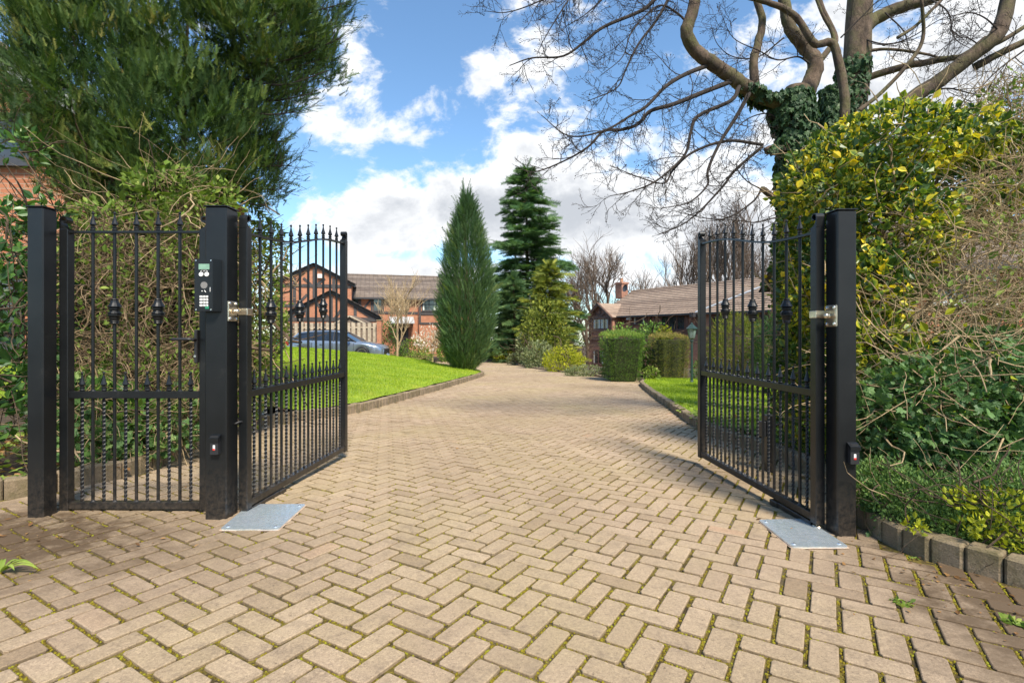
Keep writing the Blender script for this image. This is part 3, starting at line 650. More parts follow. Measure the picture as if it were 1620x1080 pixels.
def rc(pts, r=.03):   # round polygon corners
    P = [np.array(p, float) for p in pts]; out = []
    for i, p in enumerate(P):
        a, b = P[i-1], P[(i+1) % len(P)]; da = (a-p)/np.linalg.norm(a-p); db = (b-p)/np.linalg.norm(b-p)
        for t in (0, .33, .67, 1): q = p+da*r*(1-t)**2+db*r*t**2; out.append(tuple(q))
    return out
def gp_(px_, py_):
    k = (py_-HOR)/FPX; X = (px_-810)/FPX; Y = (.95)/(k-.028-.008*X); return (X*Y, Y)
plate(rc([gp_(348, 839), gp_(395, 799), gp_(484, 799), gp_(440, 839)], .02), 'galvanised steel cover plate in the paving under the left driveway gate')
plate(rc([gp_(1253, 867), gp_(1200, 824), gp_(1275, 822), gp_(1343, 867)], .02), 'galvanised steel cover plate in the paving under the right driveway gate')

# intercom on the middle post
def intercom():
    t = empty('intercom', (-1.655, 2.80, 0), 0, 'black intercom with small green screen and keypad on the middle gate post', 'intercom')
    x0, x1, z0, z1, yf = -.052, .046, 1.118, 1.400, -.048
    b = MB(); b.prism([(x0, z0), (x1, z0), (x1, z1), (x0, z1)], yf, -.0015)
    # side hood that splays back to the post
    b.add([(x1, yf, z0), (x1, yf, z1), (x1+.022, -.0015, z1), (x1+.022, -.0015, z0), (x1, -.0015, z0), (x1, -.0015, z1)], q=[(0, 3, 2, 1)], ng=[(0, 4, 3), (1, 2, 5)])
    hs = b.build('housing', M['black'], t)
    y = yf-.001
    def pad(mb, x, z, w, h, d=.003): mb.bbox(x-w/2, x+w/2, yf-d, yf+.001, z-h/2, z+h/2, .0008)
    b = MB(); pad(b, 0, 1.357, .058, .030, .002); scm, nt, bs, out = newmat('lcd_screen'); bs.inputs['Base Color'].default_value = (.19, .33, .24, 1); bs.inputs['Roughness'].default_value = .2
    nt.links.new(ramp(nt, noise(nt, 30), [(.3, (.17, .30, .22)), (.7, (.22, .37, .27))]), bs.inputs['Base Color']); b.build('screen', scm, t)
    for dx in (-.015, .015):
        b = MB(); b.lathe([(.012, 0), (.012, .003), (.010, .005), (.004, .004)], 16, M=(np.array([[1, 0, 0], [0, 0, -1], [0, 1, 0.]]), np.array([dx, yf, 1.316]))); bt = b.build('call_button', M['white'], t)
    b = MB(); b.lathe([(.0185, 0), (.0185, .0015)], 20, M=(np.array([[1, 0, 0], [0, 0, -1], [0, 1, 0.]]), np.array([0, yf, 1.258]))); b.build('speaker_grille', plain('grey_mesh', (.22, .21, .20), .6, .3, .4, 400), t)
    for r_ in range(4):
        for c_ in range(3):
            b = MB(); pad(b, -.016+.016*c_, 1.196-.0155*r_, .0125, .011, .004); k = b.build('key', M['white'], t)
    b = MB(); pad(b, .016, 1.1385, .020, .016, .0025); b.build('green_key_label', plain('green_label', (.02, .22, .12), .5), t)
    for dx, dz in ((-.043, 1.391), (.037, 1.391), (-.043, 1.127), (.037, 1.127)):
        b = MB(); b.lathe([(.0035, 0), (.003, .002)], 8, M=(np.array([[1, 0, 0], [0, 0, -1], [0, 1, 0.]]), np.array([dx, yf, dz]))); b.build('screw', M['steel'], t)
    # printed symbols and digits
    pr = M['white']
    def txt(s_, x, z, size, nm, rot=0, mat=pr):
        cu = bpy.data.curves.new(nm, 'FONT'); cu.body = s_; cu.size = size; cu.align_x = 'CENTER'; cu.align_y = 'CENTER'; cu.extrude = .0003
        o = bpy.data.objects.new(nm, cu); C.objects.link(o); 
        dg = bpy.context.evaluated_depsgraph_get(); me = bpy.data.meshes.new_from_object(o.evaluated_get(dg)); bpy.data.objects.remove(o)
        me.materials.clear(); me.materials.append(mat)
        o = bpy.data.objects.new(nm, me); C.objects.link(o); o.parent = t; o.location = (x, yf-.0045, z); o.rotation_euler = (R(90), rot, 0)
        return o
    dk = M['rubber']
    for i, ch in enumerate('123456789*0#'):
        txt(ch, -.016+.016*(i % 3), 1.196-.0155*(i//3), .0095, 'key_digit', 0, dk)
    for x0_, s_ in ((-.013, 1), (.013, -1)):
        b = MB(); b.tube([(x0_-.006*s_, yf-.001, 1.331), (x0_-.004*s_, yf-.001, 1.3345), (x0_, yf-.001, 1.3355), (x0_+.004*s_, yf-.001, 1.339)], .0011, 5); b.build('arrow_mark', M['white'], t)
    b = MB(); b.tube([(-.004, yf-.001, 1.331), (0, yf-.001, 1.340), (.004, yf-.001, 1.331)], .0010, 5); b.build('bell_mark', M['white'], t)
    for k in range(4):
        b = MB(); b.box(.031, .0345, yf-.0012, yf, 1.224+.006*k, 1.228+.006*k); b.build('printed_mark', pr, t)
    b = MB(); b.tube([(-.012, yf-.001, 1.226), (-.007, yf-.001, 1.226)], .003, 6); b.tube([(.003, yf-.001, 1.231), (.006, yf-.001, 1.224), (.010, yf-.001, 1.220)], .0018, 6); b.build('call_symbol', M['white'], t)
intercom()
def photocell(x, y, z, lab):
    t = empty('photocell_sensor', (x, y, 0), 0, lab, 'sensor', 'photocell sensors on the gate posts')
    b = MB(); b.prism([(-.022, z-.055), (.022, z-.055), (.022, z+.035), (.018, z+.045), (-.018, z+.045), (-.022, z+.035)], -.026, -.0015); b.build('housing', M['rubber'], t)
    b = MB(); b.add([(-.026, -.032, z+.034), (.026, -.032, z+.034), (.026, -.0015, z+.052), (-.026, -.0015, z+.052), (-.026, -.032, z+.014), (.026, -.032, z+.014), (.026, -.0015, z+.04), (-.026, -.0015, z+.04)],
                    q=[(0, 1, 2, 3), (4, 7, 6, 5), (0, 4, 5, 1), (1, 5, 6, 2), (0, 3, 7, 4)]); b.build('rain_hood', M['black'], t)
    b = MB(); b.bbox(-.006, .006, -.0275, -.025, z-.032, z-.004, .001); b.build('label_strip', M['white'], t)
    b = MB(); b.bbox(-.006, .006, -.0285, -.0272, z-.032, z-.022, .0004); b.build('red_mark', plain('red_mark', (.6, .03, .02), .5), t)
photocell(-1.615, 2.80, .398, 'small hooded photocell with red and white mark low on the middle post')
photocell(1.738, 2.62, .392, 'small hooded photocell with red and white mark low on the right post')
b = MB(); P = [(-1.561, 2.88, .49), (-1.535, 2.90, .50), (-1.525, 2.95, .47), (-1.53, 2.96, .40), (-1.55, 2.97, .33)]
tag(b.tube(smooth_line(np.array(P), 4), .005, 6).build('cable_loop', M['rubber'], smooth=True), 'short black cable looping from the middle post to the left driveway gate', 'cable')
# gate stop on the right
def stop():
    x, y = 2.02, 4.02; z = float(G(x, y))
    t = empty('gate_stop_post', (x, y, z), 0, 'short black post with a catch behind the right driveway gate', 'bollard')
    b = MB(); b.bbox(-.035, .035, -.035, .035, -.1, .44, .004); b.build('post', M['black'], t)
    b = MB(); b.bbox(-.075, -.0375, -.03, .03, .27, .39, .004); b.build('catch_box', M['rubber'], t)
    b = MB(); b.tube([(.036, 0, .36), (.08, 0, .36)], .008, 8); b.lathe([(.004, -.02), (.016, -.014), (.02, 0), (.016, .014), (.004, .02)], 10, c=(.09, 0, .36)); b.tube([(.09, 0, .35), (.085, 0, .2)], .004, 6); b.build('release_knob', M['rubber'], t, smooth=True)
stop()

# ------------------------------------------------------------------ buildings
class Facade:
    """local frame: x along the front, y into the house, z up; px/py give where things stand on the plane y = off"""
    def __init__(s, O, ang): s.O = np.array(O, float); s.c, s.s = math.cos(ang), math.sin(ang); s.ang = ang
    def x(s, px, off=0.0):
        k = (px-810)/FPX; ox = s.O[0]-off*s.s; oy = s.O[1]+off*s.c
        return (k*oy-ox)/(s.c-k*s.s)
    def z(s, px, py, off=0.0):
        x = s.x(px, off); Y = s.O[1]+off*s.c+x*s.s
        return 1+(HOR-py)/FPX*Y
def window(par, x0, x1, z0, z1, y, cols, mat, transom=None, curtain=0.0, fw=.07, sill=True):
    f = MB()
    f.box(x0, x1, y-.06, y+.01, z0, z0+fw); f.box(x0, x1, y-.06, y+.01, z1-fw, z1)
    f.box(x0, x0+fw, y-.06, y+.01, z0+fw, z1-fw); f.box(x1-fw, x1, y-.06, y+.01, z0+fw, z1-fw)
    w = f.build('window', mat, par)
    p = MB(); p.box(x0+fw, x1-fw, y-.022, y-.012, z0+fw, z1-fw); p.build('pane', M['glass'], w)
    for i in range(1, cols):
        xx = lerp(x0, x1, i/cols); b = MB(); b.box(xx-fw*.4, xx+fw*.4, y-.05, y-.023, z0+fw, z1-fw); b.build('mullion', mat, w)
    if transom:
        zz = lerp(z0, z1, transom); b = MB(); b.box(x0+fw, x1-fw, y-.047, y-.0235, zz-fw*.35, zz+fw*.35); b.build('transom', mat, w)
    if curtain:
        for k in range(cols):
            a = lerp(x0, x1, k/cols)+fw*.6; e = lerp(x0, x1, (k+1)/cols)-fw*.6; wd = (e-a)*curtain
            b = MB(); xx = a if k % 2 == 0 else e-wd; b.box(xx, xx+wd, y-.0265, y-.0255, z0+fw, z1-fw); b.build('curtain', M['curtain'], w)
    if sill:
        b = MB(); b.box(x0-.05, x1+.05, y-.10, y+.01, z0-.06, z0-.002); b.build('sill', mat, w)
    return w
def timber(mb, x0, z0, x1, z1, w, y, d=.05):
    dx, dz = x1-x0, z1-z0; L = math.hypot(dx, dz); nx, nz = -dz/L*w/2, dx/L*w/2
    mb.prism([(x0-nx, z0-nz), (x1-nx, z1-nz), (x1+nx, z1+nz), (x0+nx, z0+nz)], y-d, y+.004)
def roof_slope(mb, x0, x1, y0, z0, y1, z1, n, th=.05, lap=.03):
    """tile courses from the eaves (y0,z0) up to the ridge (y1,z1), every course a stepped slab"""
    for i in range(n):
        ya, yb = lerp(y0, y1, i/n), lerp(y0, y1, (i+1)/n); za, zb = lerp(z0, z1, i/n), lerp(z0, z1, (i+1)/n)
        V = [(x0, ya, za), (x1, ya, za), (x1, yb, zb), (x0, yb, zb), (x0, ya, za+th), (x1, ya, za+th), (x1, yb, zb+.006), (x0, yb, zb+.006)]
        mb.add(V, q=[(4, 5, 6, 7), (0, 1, 5, 4), (0, 4, 7, 3), (1, 2, 6, 5)], r=float(rng.random()))
def gable_roof(mb, xc, half, ze, zr, y0, y1, n, over=.25):
    """ridge running in y; two slopes falling in x"""
    sl = (zr-ze)/half
    for s_ in (-1, 1):
        for i in range(n):
            xa, xb = lerp(half+over, 0, i/n), lerp(half+over, 0, (i+1)/n); za, zb = zr-xa*sl, zr-xb*sl
            V = [(xc+s_*xa, y0, za+.05), (xc+s_*xa, y1, za+.05), (xc+s_*xb, y1, zb+.06), (xc+s_*xb, y0, zb+.06), (xc+s_*xa, y0, za+.10), (xc+s_*xa, y1, za+.10)]
            q = [(4, 5, 2, 3), (0, 1, 5, 4)] if s_ > 0 else [(5, 4, 3, 2), (1, 0, 4, 5)]
            mb.add(V, q=q, r=float(rng.random()))
def house_left():
    F = Facade((-12.3, 38), R(15)); h = empty('timber_framed_house', (-12.3, 38, 0), R(15), 'brick and dark timber house beyond the parked car, with two gables and a long roof', 'house', 'brick and timber houses')
    base = -1.3; xr = 9.8; ze = F.z(552, 469.5); zr = 5.72
    w = MB(); w.box(0, xr, 0, 7, base, ze); w.build('wall', M['brick'], h)
    w = MB(); w.prism([(0, ze), (0, ze+.001), (0, ze)], 0, .01)
    r = MB(); roof_slope(r, -.4, xr+.35, -.35, ze-.12, 3.6, zr, 15, .055); roof_slope(r, -.4, xr+.35, 7.4, ze-.12, 3.6, zr, 12, .055)
    rf = r.build('roof', M['tile_g'], h)
    b = MB(); b.tube([(-.4, 3.6, zr+.03), (xr+.35, 3.6, zr+.03)], .09, 8); b.build('ridge_tiles', M['tile_g'], rf)
    for xx in (0.0, xr):
        g_ = MB(); g_.add([(xx, 0, ze), (xx, 7, ze), (xx, 3.6, zr-.02)], t=[(0, 1, 2)]); g_.build('gable_end', M['brick'], h)
    b = MB(); b.box(-.3, xr+.3, -.42, -.30, ze-.16, ze-.04); gt = b.build('gutter', M['fascia'], h)
    b = MB(); x_ = F.x(662); b.tube([(x_, -.33, ze-.12), (x_, -.07, ze-.4), (x_, -.07, -1.0)], .045, 8); b.build('downpipe', M['timber2'], h)
    # windows
    def W(a, b_, t, bt, cols, **k): return window(h, F.x(a), F.x(b_), F.z(a, bt), F.z(a, t), 0, cols, M['timber'], **k)
    W(553, 568, 471.5, 482, 1); W(590, 604.5, 471.5, 492, 1, transom=.6); W(627, 641.5, 471.5, 492, 1, transom=.6, curtain=.6); W(667.5, 701, 473, 492, 3, transom=.55, curtain=.3)
    W(716, 740, 473, 492, 2); 
    t = MB(); y = -.0; tw = .17
    za, zb = F.z(600, 494.5), F.z(600, 511)
    t.box(F.x(548), F.x(664), -.05, .003, za-.09, za+.09)
    for p in (570, 588, 606, 625, 643.5, 664.5): t.box(F.x(p)-.07, F.x(p)+.07, -.047, .003, za+.09, ze-.1)
    t.box(F.x(664), xr, -.053, .003, F.z(664, 497)-.05, F.z(664, 494)+.03); t.box(F.x(664), xr, -.053, .003, zb-.07, zb+.07); t.box(F.x(664)-.07, F.x(664)+.09, -.056, .003, zb, ze-.1); 
    timber(t, F.x(572), za+.1, F.x(587), ze-.15, .14, 0, .044); timber(t, F.x(608), ze-.15, F.x(624), za+.1, .14, 0, .044)
    timber(t, F.x(645), za+.1, F.x(650), ze-.15, .1, 0, .044)
    t.build('timber_frame', M['timber'], h)
    # porch
    b = MB(); x0, x1 = F.x(616), F.x(654); zz = F.z(635, 509.5); b.add([(x0, -1.2, zz), (x1, -1.2, zz), (x1, 0, zz+.42), (x0, 0, zz+.42), (x0, -1.2, zz-.12), (x1, -1.2, zz-.12), (x1, 0, zz-.12), (x0, 0, zz-.12)], q=[(0, 1, 2, 3), (4, 5, 1, 0), (4, 0, 3, 7), (5, 6, 2, 1), (4, 7, 6, 5)]); b.build('porch_roof', plain('pale_lead_roof', (.42, .43, .44), .5), h)
    b = MB(); b.box(F.x(628), F.x(646), -.06, .0, base, F.z(638, 514)); d = b.build('door', M['timber'], h)
    b = MB(); b.box(F.x(632), F.x(642), -.07, -.061, F.z(638, 530), F.z(638, 518)); b.build('pane', M['glass'], d)
    # upper gable
    def gable(off, pl, pr, pa, py_apex, py_e, beams, verts, braces, ybase, depth, nm):
        xa = F.x(pa, off); x0, x1 = F.x(pl, off), F.x(pr, off); za_ = F.z(pa, py_apex, off); ze_ = F.z(pa, py_e, off); half = max(xa-x0, x1-xa)
        w = MB(); w.prism([(xa-half, base), (xa+half, base), (xa+half, ze_), (xa, za_), (xa-half, ze_)], off, off+depth); gw = w.build('gable_wall', M['brick'], h)
        t = MB(); sl = (za_-ze_)/half
        for s_ in (-1, 1): timber(t, xa+s_*(half+.3), ze_-.3*sl-.02, xa, za_-.02, .26, off-.05, .07)
        for (p, z_) in beams: 
            zz = F.z(pa, z_, off); hw_ = min(half, (za_-zz)/sl) if zz > ze_ else half; t.box(xa-hw_, xa+hw_, off-.048, off+.003, zz-p/2, zz+p/2)
        for p, a_, b_ in verts: t.box(F.x(p, off)-.1, F.x(p, off)+.1, off-.051, off+.003, F.z(pa, a_, off), F.z(pa, b_, off))
        for a_, b_, c_, d_ in braces: timber(t, F.x(a_, off), F.z(pa, b_, off), F.x(c_, off), F.z(pa, d_, off), .16, off, .045)
        t.build('gable_timbers', M['timber'], gw)
        r = MB(); gable_roof(r, xa, half, ze_, za_, off-.35, off+depth+.5, 9); r.build('gable_roof', M['tile_g'], gw)
        return gw, xa
    gw, xa = gable(-1.6, 438, 556, 497, 418, 447, [(.22, 452), (.2, 484)], [(497, 480, 425), (466, 484, 440), (528, 484, 440)], [(480, 440, 492, 450), (514, 440, 502, 450), (470, 482, 486, 466), (520, 466, 506, 482)], 0, 5, 'a')
    b = MB(); b.box(F.x(503, -1.6), F.x(510, -1.6), -1.6-.25, -1.605, F.z(505, 440, -1.6), F.z(505, 434, -1.6)); b.build('alarm_box', M['white'], h)
    gable(-4.0, 450, 597, 524, 461, 499.5, [(.26, 505)], [(562, 503, 483), (486, 503, 481), (524, 503, 468)], [(500, 478, 520, 503), (548, 478, 530, 503), (455, 503, 484, 490), (590, 503, 566, 488)], 0, 4, 'b')
    for xx in (F.x(616),):
        b = MB(); b.box(7.2, 7.5, 3.4, 3.7, zr, zr+.25); b.build('roof_vent', M['fascia'], rf)
house_left()
def house_right():
    O = ((972-810)/FPX*45, 45.0); F = Facade(O, R(-59)); h = empty('timber_framed_house', (*O, 0), R(-59), 'brick house right of the drive, with pinkish tiled roof, chimney and small front gable', 'house', 'brick and timber houses')
    base = -2.6; ze = F.z(972, 499.6); D = 8.2; zr = ze+2.45; xl = F.x(950); xr = F.x(1262)
    w = MB(); w.box(xl, xr, 0, D, base, ze); w.build('wall', M['brick2'], h)
    for xx in (xl, xr):
        g_ = MB(); g_.add([(xx, 0, ze), (xx, D, ze), (xx, D/2, zr-.03)], t=[(0, 1, 2)]); g_.build('gable_end', M['brick2'], h)
    r = MB(); roof_slope(r, xl-.25, xr+.3, -.4, ze-.10, D/2, zr, 15, .07); roof_slope(r, xl-.25, xr+.3, D+.4, ze-.10, D/2, zr, 10, .07); rf = r.build('roof', M['tile_b'], h)
    b = MB(); b.tube([(xl-.25, D/2, zr+.03), (xr+.3, D/2, zr+.03)], .10, 8); b.build('ridge_tiles', M['tile_b'], rf)
    b = MB(); b.box(xl-.2, xr+.2, -.5, -.37, ze-.18, ze-.06); b.build('gutter', M['fascia'], h)
    # chimney near the left end of the ridge, with pot and dish
    cx = F.x(987, D/2); zc = F.z(987, 447, D/2)
    b = MB(); b.box(cx-.45, cx+.45, D/2-.7, D/2+.1, zr-.6, zc); b.box(cx-.52, cx+.52, D/2-.77, D/2+.17, zc-.18, zc-.03); ch = b.build('chimney', M['brick2'], rf)
    b = MB(); b.lathe([(.16, 0), (.14, .3), (.17, .38), (.15, .40)], 10, c=(cx, D/2-.3, zc)); b.build('chimney_pot', plain('terracotta', (.38, .2, .12), .8), ch)
    b = MB(); b.lathe([(.02, .08), (.2, .05), (.33, -.03), (.34, -.05), (.2, .03), (.01, .05)], 14, M=(np.array([[1, 0, 0], [0, .2, 1], [0, 1, -.2]]), np.array([cx+1.25, D/2-1.0, zr+.25]))); b.tube([(cx+1.2, D/2-.3, zr-.3), (cx+1.2, D/2-.8, zr+.25)], .03, 6); b.build('satellite_dish', M['fascia'], ch)
    # projecting bay with its own gable
    o = -.7; x0, x1 = F.x(932, o), F.x(969, o); xa = (x0+x1)/2; half = (x1-x0)/2; zae = F.z(950, 500.5, o); za_ = F.z(950, 480.5, o)
    w = MB(); w.prism([(x0, base), (x1, base), (x1, zae), (xa, za_), (x0, zae)], o, 0.3); bw = w.build('bay_wall', M['brick2'], h)
    r = MB(); gable_roof(r, xa, half, zae, za_, o-.4, 3.2, 8); r.build('bay_roof', M['tile_b'], bw)
    t = MB(); sl = (za_-zae)/half
    for s_ in (-1, 1): timber(t, xa+s_*(half+.35), zae-.35*sl, xa, za_, .22, o-.28, .08)
    zb1, zb2, zb3 = F.z(950, 502, o), F.z(950, 522.5, o), F.z(950, 535.5, o)
    for zz, k in ((zb1, .2), (zb2, .2), (zb3, .26)): t.box(x0-.05, x1+.05, o-.12, o+.003, zz-k/2, zz+k/2)
    for p in (933.5, 937, 964.5, 968): t.box(F.x(p, o)-.1, F.x(p, o)+.1, o-.115, o+.003, zb3, zb1)
    t.box(xa-.09, xa+.09, o-.06, o+.003, zb1, za_-.2); timber(t, xa-half*.55, zb1+(half*.45)*sl, xa, zb1+.1, .16, o, .055); timber(t, xa+half*.55, zb1+(half*.45)*sl, xa, zb1+.1, .16, o, .055)
    t.build('timber_frame', M['timber2'], bw)
    b = MB()
    for i in range(22):
        xx = lerp(F.x(938, o), F.x(964, o), (i+.5)/22); b.box(xx-.045, xx+.045, o-.06, o+.002, zb3+.1, zb2-.1, r=float(rng.random()))
    b.build('boarding', plain('red_brown_boards', (.30, .13, .09), .7), bw)
    window(bw, F.x(938.5, o), F.x(963.5, o), F.z(950, 521, o), F.z(950, 503.5, o), o-.01, 4, M['timber2'], curtain=.55, fw=.09, sill=False)
    window(bw, F.x(938.5, o), F.x(964.5, o), F.z(950, 576.5, o), F.z(950, 553, o), o-.01, 3, M['timber2'], curtain=.3, fw=.1)
    # main front
    def W(a, b_, t, bt, cols, **k): return window(h, F.x(a), F.x(b_), F.z(a, bt), F.z(a, t), 0, cols, M['timber2'], fw=.1, **k)
    W(1002, 1021, 500.5, 514, 2, curtain=.35); W(1046, 1085, 499, 523, 3); W(1128, 1150, 498, 524, 2); W(1180, 1215, 497, 524, 3)
    t = MB(); zt = ze-.15
    zmid = F.z(1060, 526)
    t.box(F.x(982), xr, -.055, .003, zmid-.12, zmid+.12)
    for p in (983, 1000, 1023, 1044, 1087, 1103, 1126, 1152, 1178, 1217): t.box(F.x(p)-.12, F.x(p)+.12, -.052, .003, zmid+.12, zt)
    for a_, b_ in ((985, 994), (1099, 1091), (1031, 1026), (1031, 1028.5), (1035, 1038)): timber(t, F.x(a_), zt, F.x(b_), zmid+.5, .16, 0, .047)
    t.build('timber_frame', M['timber2'], h)
    b = MB(); b.lathe([(.02, .26), (.18, .2), (.26, 0), (.2, -.02)], 12, c=(F.x(997), -.15, F.z(997, 505.5))); b.build('outdoor_lamp', M['white'], h)
    # lower front gable seen through the right gate: lead valley and small roof
    zs_ = lambda y: ze-.10+(y+.4)/(D/2+.4)*(zr-ze+.10)+.09
    b = MB(); b.tube([(F.x(1106), -.42, zs_(-.42)), (F.x(1106)+1.6, 1.2, zs_(1.2)), (F.x(1106)+3.4, 3.0, zs_(3.0))], .085, 6); b.build('lead_valley', plain('grey_lead', (.30, .33, .37), .5), rf)
    b = MB(); b.box(F.x(1106)-.25, F.x(1106)+.1, -.75, -.3, ze-.35, ze-.02); b.build('rainwater_hopper', M['fascia'], h)
house_right()
def house_neighbour_left():
    h = empty('brick_house', (-7.6, 7.6, 0), R(4), 'red brick house at the far left edge behind the dark leaved shrub', 'house')
    sl = .62; xr = 2.2; zr_ = 1+(HOR-128)/FPX*7.6
    zr0 = zr_+sl*5.5
    w = MB(); w.prism([(-7, -1), (.9, -1), (.9, zr_-.25-.25*sl), (-4.2, zr_-.25+4.85*sl), (-7, zr_+2.0)], 0, 6); w.build('wall', M['brick'], h)
    b = MB(); timber(b, 1.5, zr_-.9*sl, -4.2, zr_+4.8*sl, .28, -.25, .06); b.build('barge_board', plain('grey_green_board', (.24, .26, .24), .6), h)
    r = MB()
    for i in range(22):
        xa, xb = lerp(1.7, -4.2, i/22), lerp(1.7, -4.2, (i+1)/22); za, zb = zr_+.2-(xa-.6)*sl, zr_+.2-(xb-.6)*sl
        r.add([(xa, -.38, za), (xa, 6.3, za), (xb, 6.3, zb), (xb, -.38, zb), (xa, -.38, za-.05), (xa, 6.3, za-.05)], q=[(1, 0, 3, 2), (0, 1, 5, 4)], r=float(rng.random()))
        r.add([(xa, -.38, za-.05), (xb, -.38, zb-.05), (xb, -.38, zb), (xa, -.38, za)], q=[(0, 1, 2, 3)], r=.5)
    r.build('roof', M['tile_b'], h)
    window(h, -.75, .45, 3.52, 4.25, 0, 2, M['fascia'], fw=.06)
    window(h, -1.2, .35, .8, 1.9, 0, 2, M['fascia'], fw=.06)
house_neighbour_left()
def house_neighbour_right():
    h = empty('brick_house', (8.6, 11.0, 0), R(-12), 'red brick house half seen through the tangled hedge at the right edge', 'house')
    w = MB(); w.box(-1.2, 6, 0, 6, -1, 2.5); w.build('wall', M['brick'], h)
    r = MB(); roof_slope(r, -1.5, 6.3, -.4, 2.4, 3, 4.0, 12, .05); roof_slope(r, -1.5, 6.3, 6.4, 2.4, 3, 4.0, 10, .05); r.build('roof', M['tile_g'], h)
    b = MB(); b.box(-1.4, 6.2, -.48, -.36, 2.28, 2.42); b.build('gutter', M['fascia'], h)
    window(h, .4, 1.5, 1.65, 2.25, 0, 3, M['white'], transom=.5, fw=.05); window(h, 2.6, 3.9, 1.2, 2.1, 0, 3, M['white'], transom=.5, fw=.05)
house_neighbour_right()

# ------------------------------------------------------------------ fence, shed, pier, bin, lantern, board
def fence():
    Y = 32.3; xa, xb = (440-810)/FPX*Y, (597-810)/FPX*Y; zt, zb = 1+(HOR-510.5)/FPX*Y, -.75
    f = empty('timber_fence', ((xa+xb)/2, Y, zb), 0, 'pale weathered board fence with gaps behind the parked car', 'fence'); L = (xb-xa)/2; H = zt-zb
    n = 19; p = (2*L)/n
    b = MB()
    for i in range(n): x = -L+p*(i+.5); b.box(x-p*.29, x+p*.29, -.05, -.025, 0, H+rng.normal(0, .01), r=float(rng.random()))
    b.build('front_boards', M['fence'], f)
    b = MB()
    for i in range(n+1): x = -L+p*i; b.box(x-p*.27, x+p*.27, .025, .05, 0, H-.02, r=float(rng.random()))
    b.build('back_boards', M['shed'], f)
    b = MB()
    for z in (.3, .95, H-.3): b.box(-L, L, -.024, .024, z-.04, z+.04)
    b.build('rails', M['fence'], f)
    for i in range(5): x = -L+2*L*i/4; b = MB(); b.box(x-.05, x+.05, -.07, .075, 0, H+.04); b.build('post', M['fence'], f)
fence()
def shed():
    Y = 34.4; X = (564-810)/FPX*Y; z0 = -.8; za = 1+(HOR-501.5)/FPX*Y; ze = 1+(HOR-511.5)/FPX*Y
    s_ = empty('garden_shed', (X, Y-1.3, z0), 0, 'grey timber shed with pale barge boards behind the fence', 'shed'); H = za-z0; E = ze-z0
    w = MB(); w.prism([(-.95, 0), (.95, 0), (.95, E), (0, H-.03), (-.95, E)], 0, 1.0); 
    w.build('wall', M['shed'], s_)
    r = MB(); gable_roof(r, 0, .95, E, H, -.12, 1.1, 3, .15); r.build('roof', M['shed'], s_)
    b = MB(); timber(b, -1.15, E-.1, 0, H+.03, .1, -.13, .03); timber(b, 1.15, E-.1, 0, H+.03, .1, -.13, .03); b.build('barge_board', M['fence'], s_)
shed()
def pier():
    Y = 32.0; X = (600.5-810)/FPX*Y; z0 = -.85; zt = 1+(HOR-507)/FPX*Y
    p = empty('brick_pier', (X, Y, z0), 0, 'slim red brick pier at the right end of the board fence', 'pier')
    b = MB(); b.box(-.14, .14, -.14, .14, 0, zt-z0); b.build('shaft', M['brick'], p)
    b = MB(); b.box(-.17, .17, -.17, .17, zt-z0, zt-z0+.05); b.build('coping', M['kerb'], p)
pier()
def wheelie_bin():
    t = empty('wheeled_bin', ((441-810)/FPX*27, 27, -.33), R(10), 'small green wheeled bin left of the parked car', 'bin')
    b = MB(); b.add([(-.2, -.2, .06), (.2, -.2, .06), (.2, .22, .06), (-.2, .22, .06), (-.26, -.27, .92), (.26, -.27, .92), (.26, .27, .92), (-.26, .27, .92)], q=[(3, 2, 1, 0), (0, 1, 5, 4), (1, 2, 6, 5), (2, 3, 7, 6), (3, 0, 4, 7), (4, 5, 6, 7)]); b.build('body', plain('green_plastic', (.02, .28, .14), .45), t)
    b = MB(); b.bbox(-.28, .28, -.30, .30, .922, .98, .02); b.build('lid', plain('dark_green_plastic', (.015, .2, .10), .45), t)
    b = MB(); b.tube([(-.2, .25, .1), (.2, .25, .1)], .1, 10); b.build('wheels', M['rubber'], t)
wheelie_bin()
def board():
    t = empty('white_board', (*at(412, 600, 6.5)[:2], .0), R(6), 'narrow white painted board at the shrub behind the left driveway gate', 'board')
    z0 = float(ground_z(*at(412, 600, 6.5)[:2]))
    b = MB(); b.bbox(-.035, .045, -.012, .012, z0-.1, .70, .003); b.build('panel', M['white'], t)
    b = MB(); b.bbox(-.02, .02, .0125, .05, z0-.2, .55, .003); b.build('stake', M['fence'], t)
board()
def lantern():
    Y = 13.2; x = (1094.5-810)/FPX*Y; z0 = float(ground_z(x, Y)); zt = 1+(HOR-510)/FPX*Y
    t = empty('garden_lamp_post', (x, Y, z0), 0, 'dark green garden lantern on a post behind the right clipped hedge', 'lamp post'); H = zt-z0
    gm = plain('dark_green_metal', (.02, .045, .04), .4)
    b = MB(); b.tube([(0, 0, 0), (0, 0, H-.42)], [.035, .028], 10); b.lathe([(.06, 0), (.06, .1), (.035, .15)], 10); b.lathe([(.028, H-.5), (.05, H-.47), (.03, H-.44)], 10); b.build('pole', gm, t)
    b = MB(); b.lathe([(.06, H-.42), (.075, H-.40), (.115, H-.17)], 6); b.build('glass_panes', mk_glass('lantern_glass', (.12, .16, .15)), t)
    b = MB(); b.lathe([(.15, H-.17), (.15, H-.155), (.06, H-.07), (.035, H-.05), (.03, H-.03), (.008, H)], 6); b.build('hood', gm, t)
    b = MB()
    for k in range(6): a = math.pi/6+k*math.pi/3; b.tube([(.063*math.cos(a), .063*math.sin(a), H-.42), (.118*math.cos(a), .118*math.sin(a), H-.17)], .006, 4)
    b.build('glazing_frame', gm, t)
lantern()
